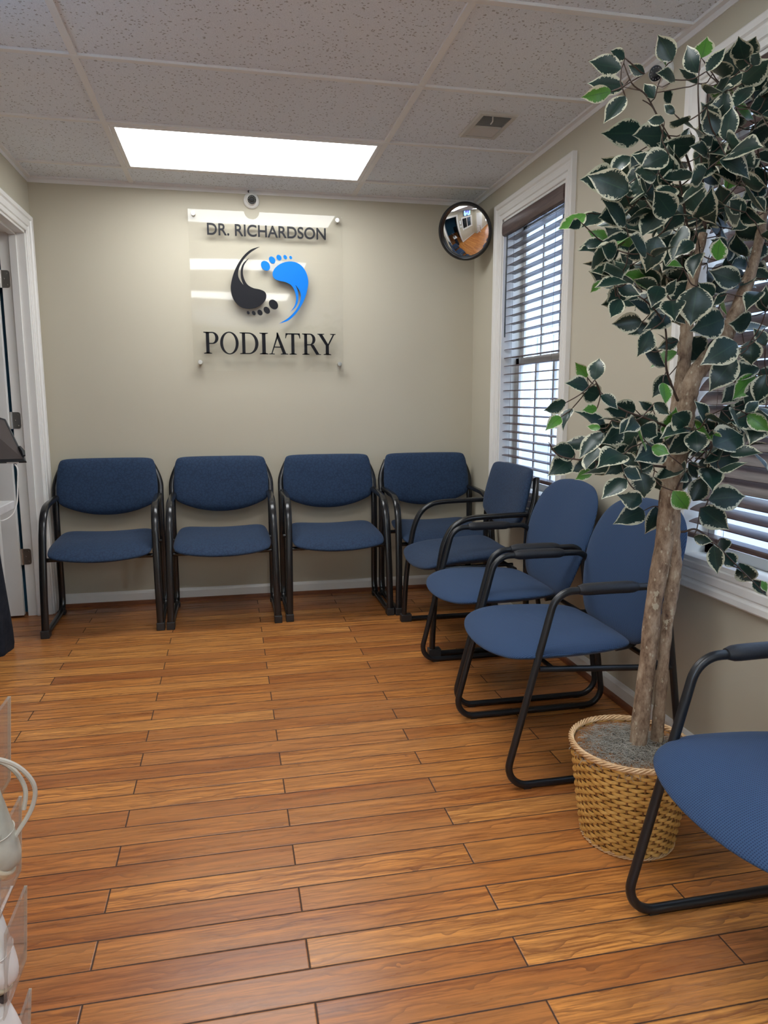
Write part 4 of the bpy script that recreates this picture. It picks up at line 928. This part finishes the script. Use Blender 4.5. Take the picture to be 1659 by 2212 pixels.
# ------------------------------------------------------------ shoe display with acrylic trays at the left edge
sd = thing('shoe_display_panel', 'pale slat panel with clear acrylic trays holding shoes along the left wall', 'display', (-.66, .72, 0))
MB().box(.002, .018, -.55, .52, .12, 2.0).build('slat_board', M['panel'], sd, smooth=False)
TX = -.348
def tray(z0, h, yy, label, xo=0):
    r = thing('acrylic_tray', label, 'display tray', (-.642, yy, z0), 0, 'acrylic shoe trays on the left display')
    # J profile in x,z: back plate, sloping shelf, rounded front lip; swept along y
    pr = fillet([(0, 0, .10), (0, 0, .045), (TX+.642+xo-.012, 0, 0), (TX+.642+xo, 0, h)], [0, .02, .028, 0], False, 6)
    th = .0045; P = [Vector((p.x, p.z)) for p in pr]; N = []
    for i in range(len(P)):
        d = (P[min(i+1, len(P)-1)]-P[max(i-1, 0)]).normalized(); N.append(Vector((-d.y, d.x)))
    poly = [tuple(p) for p in P]+[tuple(P[i]+N[i]*th) for i in range(len(P)-1, -1, -1)]
    m = MB(); n = len(P); vs = []
    for y in (-.055, .055): vs += [(p[0], y, p[1]) for p in poly]
    fs = []; L2_ = len(poly)
    for i in range(L2_): fs.append((i, (i+1) % L2_, L2_+(i+1) % L2_, L2_+i))
    for i in range(n-1): fs.append((i, i+1, L2_-2-i, L2_-1-i)); fs.append((L2_+L2_-1-i, L2_+L2_-2-i, L2_+i+1, L2_+i))
    m.add(vs, fs); m.build('tray_body', M['acryl2'], r, angle=25)
    m = MB(); m.prism([(poly[i][0], poly[i][1]) for i in range(n-8, n)]+[(poly[L2_-1-i][0], poly[L2_-1-i][1]) for i in range(n-1, n-9, -1)], lambda a, b, d: (a, d, b), .0552, .0565)
    m.build('polished_edge', M['acryl3'], r, smooth=False)
    return r
def shoe(loc, matk, label, scale=1., pitch=55, yaw=0, laces=True):
    r = thing('shoe', label, 'shoe', loc, 0, None)
    Mx = Matrix.Rotation(math.radians(yaw), 4, 'Z') @ Matrix.Rotation(math.radians(pitch), 4, 'Y') @ Matrix.Scale(scale, 4)
    # local: heel at x=0, toe at x=.27, sole z=0
    st_ = [(0, .026, .075), (.02, .034, .092), (.06, .036, .085), (.10, .035, .082), (.14, .039, .072), (.18, .045, .056), (.215, .046, .044), (.245, .038, .034), (.262, .022, .024), (.268, .006, .014)]
    m = MB(); vs = []; fs = []; n = len(st_); K = 20
    for (x, hw, hh) in st_:
        for k in range(K):
            a = -PI/2+2*PI*k/K; c_, s_ = math.cos(a), math.sin(a)
            vs.append((x+(.01*s_ if x < .05 else 0), math.copysign(abs(c_)**.8, c_)*hw*(1 if s_ < .3 else 1-.35*(s_-.3)), .018+(max(0, s_)*hh if s_ > 0 else s_*.006)))
    for i in range(n-1):
        for k in range(K): fs.append((i*K+k, i*K+(k+1) % K, (i+1)*K+(k+1) % K, (i+1)*K+k))
    fs.append(tuple(range(K))); fs.append(tuple((n-1)*K+k for k in range(K-1, -1, -1)))
    m.add(vs, fs); m.xf(Mx); m.build('upper', matk, r, sub=1, angle=180)
    so = [(p.x, p.y) for p in spline([(-.008, 0, 0), (0, .030, 0), (.05, .038, 0), (.11, .036, 0), (.17, .047, 0), (.22, .047, 0), (.255, .034, 0), (.275, 0, 0), (.255, -.034, 0), (.22, -.047, 0), (.17, -.047, 0), (.11, -.036, 0), (.05, -.038, 0), (0, -.030, 0)], 4)]
    m = MB(); m.prism(so, lambda a, b, d: (a, b, d), 0, .022); m.xf(Mx); m.build('sole', M['sole'], r, bevel=.003)
    m = MB(); m.lathe([(.028, 0), (.024, .004), (.0001, -.012)], org=(0, 0, 0), seg=20); m.xf(Matrix.Translation((.045, 0, .106)) @ Matrix.Rotation(math.radians(8), 4, 'Y') @ Matrix.Scale(1.35, 4, (1, 0, 0)))
    m.xf(Mx); m.build('collar_lining', M['lining'], r)
    m = MB()
    for x in (.095, .115, .135, .155): m.tube(spline([(x, -.022, .080-(x-.095)*.35), (x+.004, 0, .094-(x-.095)*.4), (x, .022, .080-(x-.095)*.35)], 4, False), .0028, 7)
    # toe cap seam
    m.tube(spline([(.19, -.044, .03), (.205, -.03, .055), (.21, 0, .062), (.205, .03, .055), (.19, .044, .03)], 4, False), .0012, 5)
    m.xf(Mx); lo = m.build('lace', M['lace'] if laces else matk, r)
    return r
tray(.555, .165, 1.125, 'clear acrylic shoe tray at the left edge, just above the laced grey-green shoe', -.004)
tray(.395, .155, 1.125, 'clear acrylic shoe tray under the one holding the grey-green laced shoe', .0)
tray(.235, .160, 1.120, 'clear acrylic shoe tray holding the upper white shoe near the floor', -.002)
tray(.085, .125, 1.115, 'clear acrylic shoe tray nearest the floor at the bottom left corner', -.007)
tray(.745, .130, 1.125, 'uppermost clear acrylic shoe tray at the left edge by the black cloth', -.012)
shoe((-.538, 1.12, .800), M['leather_w'], 'white shoe just entering the left edge in the tray above the laced one', .80, 58)
sh = shoe((-.480, 1.095, .668), M['leather_g'], 'grey-green leather shoe with dangling laces at the left edge', .86, 58)
m = MB(); m.tube(spline([(.055, -.02, -.005), (.11, -.012, .0), (.150, .0, -.02), (.172, .01, -.06), (.166, .012, -.10), (.140, .0, -.14)], 6, False), .0035, 7)
m.tube(spline([(.06, .01, -.015), (.09, .02, -.01), (.135, .02, -.03), (.158, .015, -.065), (.155, .012, -.10)], 6, False), .0035, 7); m.build('loose_lace', M['lace'], sh)
shoe((-.487, 1.09, .478), M['leather_w'], 'white leather shoe with cream sole in the third tray, lower left', .84, 60, laces=False)
shoe((-.470, 1.08, .290), M['leather_w'], 'white leather shoe in the lowest tray at the bottom left corner', .84, 60, laces=False)

# ------------------------------------------------------------ things only the convex mirror shows
w3 = bpy.data.objects.new('window_3', None); COL.objects.link(w3); struct(w3); w3.location = (XL, (HY0+HY1)/2, HZ0)
of = Matrix.Translation((-XL, -(HY0+HY1)/2, -HZ0))
m = frame_profile((HY0, HY1, HZ0, HZ1), lambda a, b, h: (XL+h, a, b), casing_profile()); m.xf(of); m.build('casing', M['white'], w3, angle=25)
m = MB(); m.box(XL-.06, XL-.03, HY0, HY1, HZ0, HZ0+.03); m.box(XL-.06, XL-.03, HY0, HY1, HZ1-.03, HZ1)
for yy in (HY0, (HY0+HY1)/2-.02, HY1-.03): m.box(XL-.06, XL-.03, yy, yy+.04, HZ0, HZ1)
m.xf(of); m.build('sash', M['white'], w3, smooth=False)
m = MB().box(XL-.048, XL-.044, HY0, HY1, HZ0, HZ1); m.xf(of); m.build('pane', M['glass'], w3, smooth=False)
m = MB().box(XL-.14, XL+.045, HY0-.08, HY1+.08, HZ0-.035, HZ0); m.xf(of); m.build('counter', M['white'], w3, smooth=False, bevel=.004)
struct(MB().box(XL-.9, XL-.86, 1.42, 2.95, 0, ZC).build('wall_reception', M['dark'], smooth=False))
tv = thing('wall_television', 'flat television above the reception window, seen only in the round mirror', 'television', (XL, 2.15, 1.92))
MB().box(.03, .075, -.36, .36, 0, .38).build('bezel', M['black_gloss'], tv, smooth=False, bevel=.004)
tm = M['tv']; t = NT(tm); e = [n for n in tm.node_tree.nodes if n.type == 'EMISSION'][0]
t.put(e.inputs[0], t.ramp(t.noise(t.obj(), 5, 2), [(.38, (.02, .03, .12)), (.5, (.2, .2, .7)), (.6, (.3, .75, .9))]))
MB().box(.0755, .0765, -.345, .345, .015, .365).build('screen', M['tv'], tv, smooth=False); MB().box(0, .03, -.1, .1, .08, .28).build('bracket', M['dark'], tv, smooth=False)
for k, (yy, zz, hh) in enumerate(((2.86, 1.45, .26), (2.86, 1.20, .16))):
    p = thing('picture_frame', ['tall white framed notice by the doorway, seen only in the round mirror', 'small dark framed notice under the tall one, seen only in the round mirror'][k], 'picture frame', (XL, yy, zz))
    frame_profile((-.08, .08, 0, hh), lambda a, b, h: (h, a, b), [(0, 0), (0, .012), (.014, .012), (.014, 0)]).build('frame', [M['dark'], M['dark']][k], p); MB().box(0, .004, -.08, .08, 0, hh).build('sheet', M['paper'], p, smooth=False)
ds = thing('desk', 'dark desk in the blue side room, seen only in the round mirror', 'desk', (-2.72, 2.6, 0))
MB().box(-.7, .7, -.35, .35, .70, .74).build('desk_top', M['dark'], ds, smooth=False)
for s1 in (-1, 1): MB().box(s1*.66-.02, s1*.66+.02, -.33, .33, 0, .70).build('side_panel', M['dark'], ds, smooth=False)
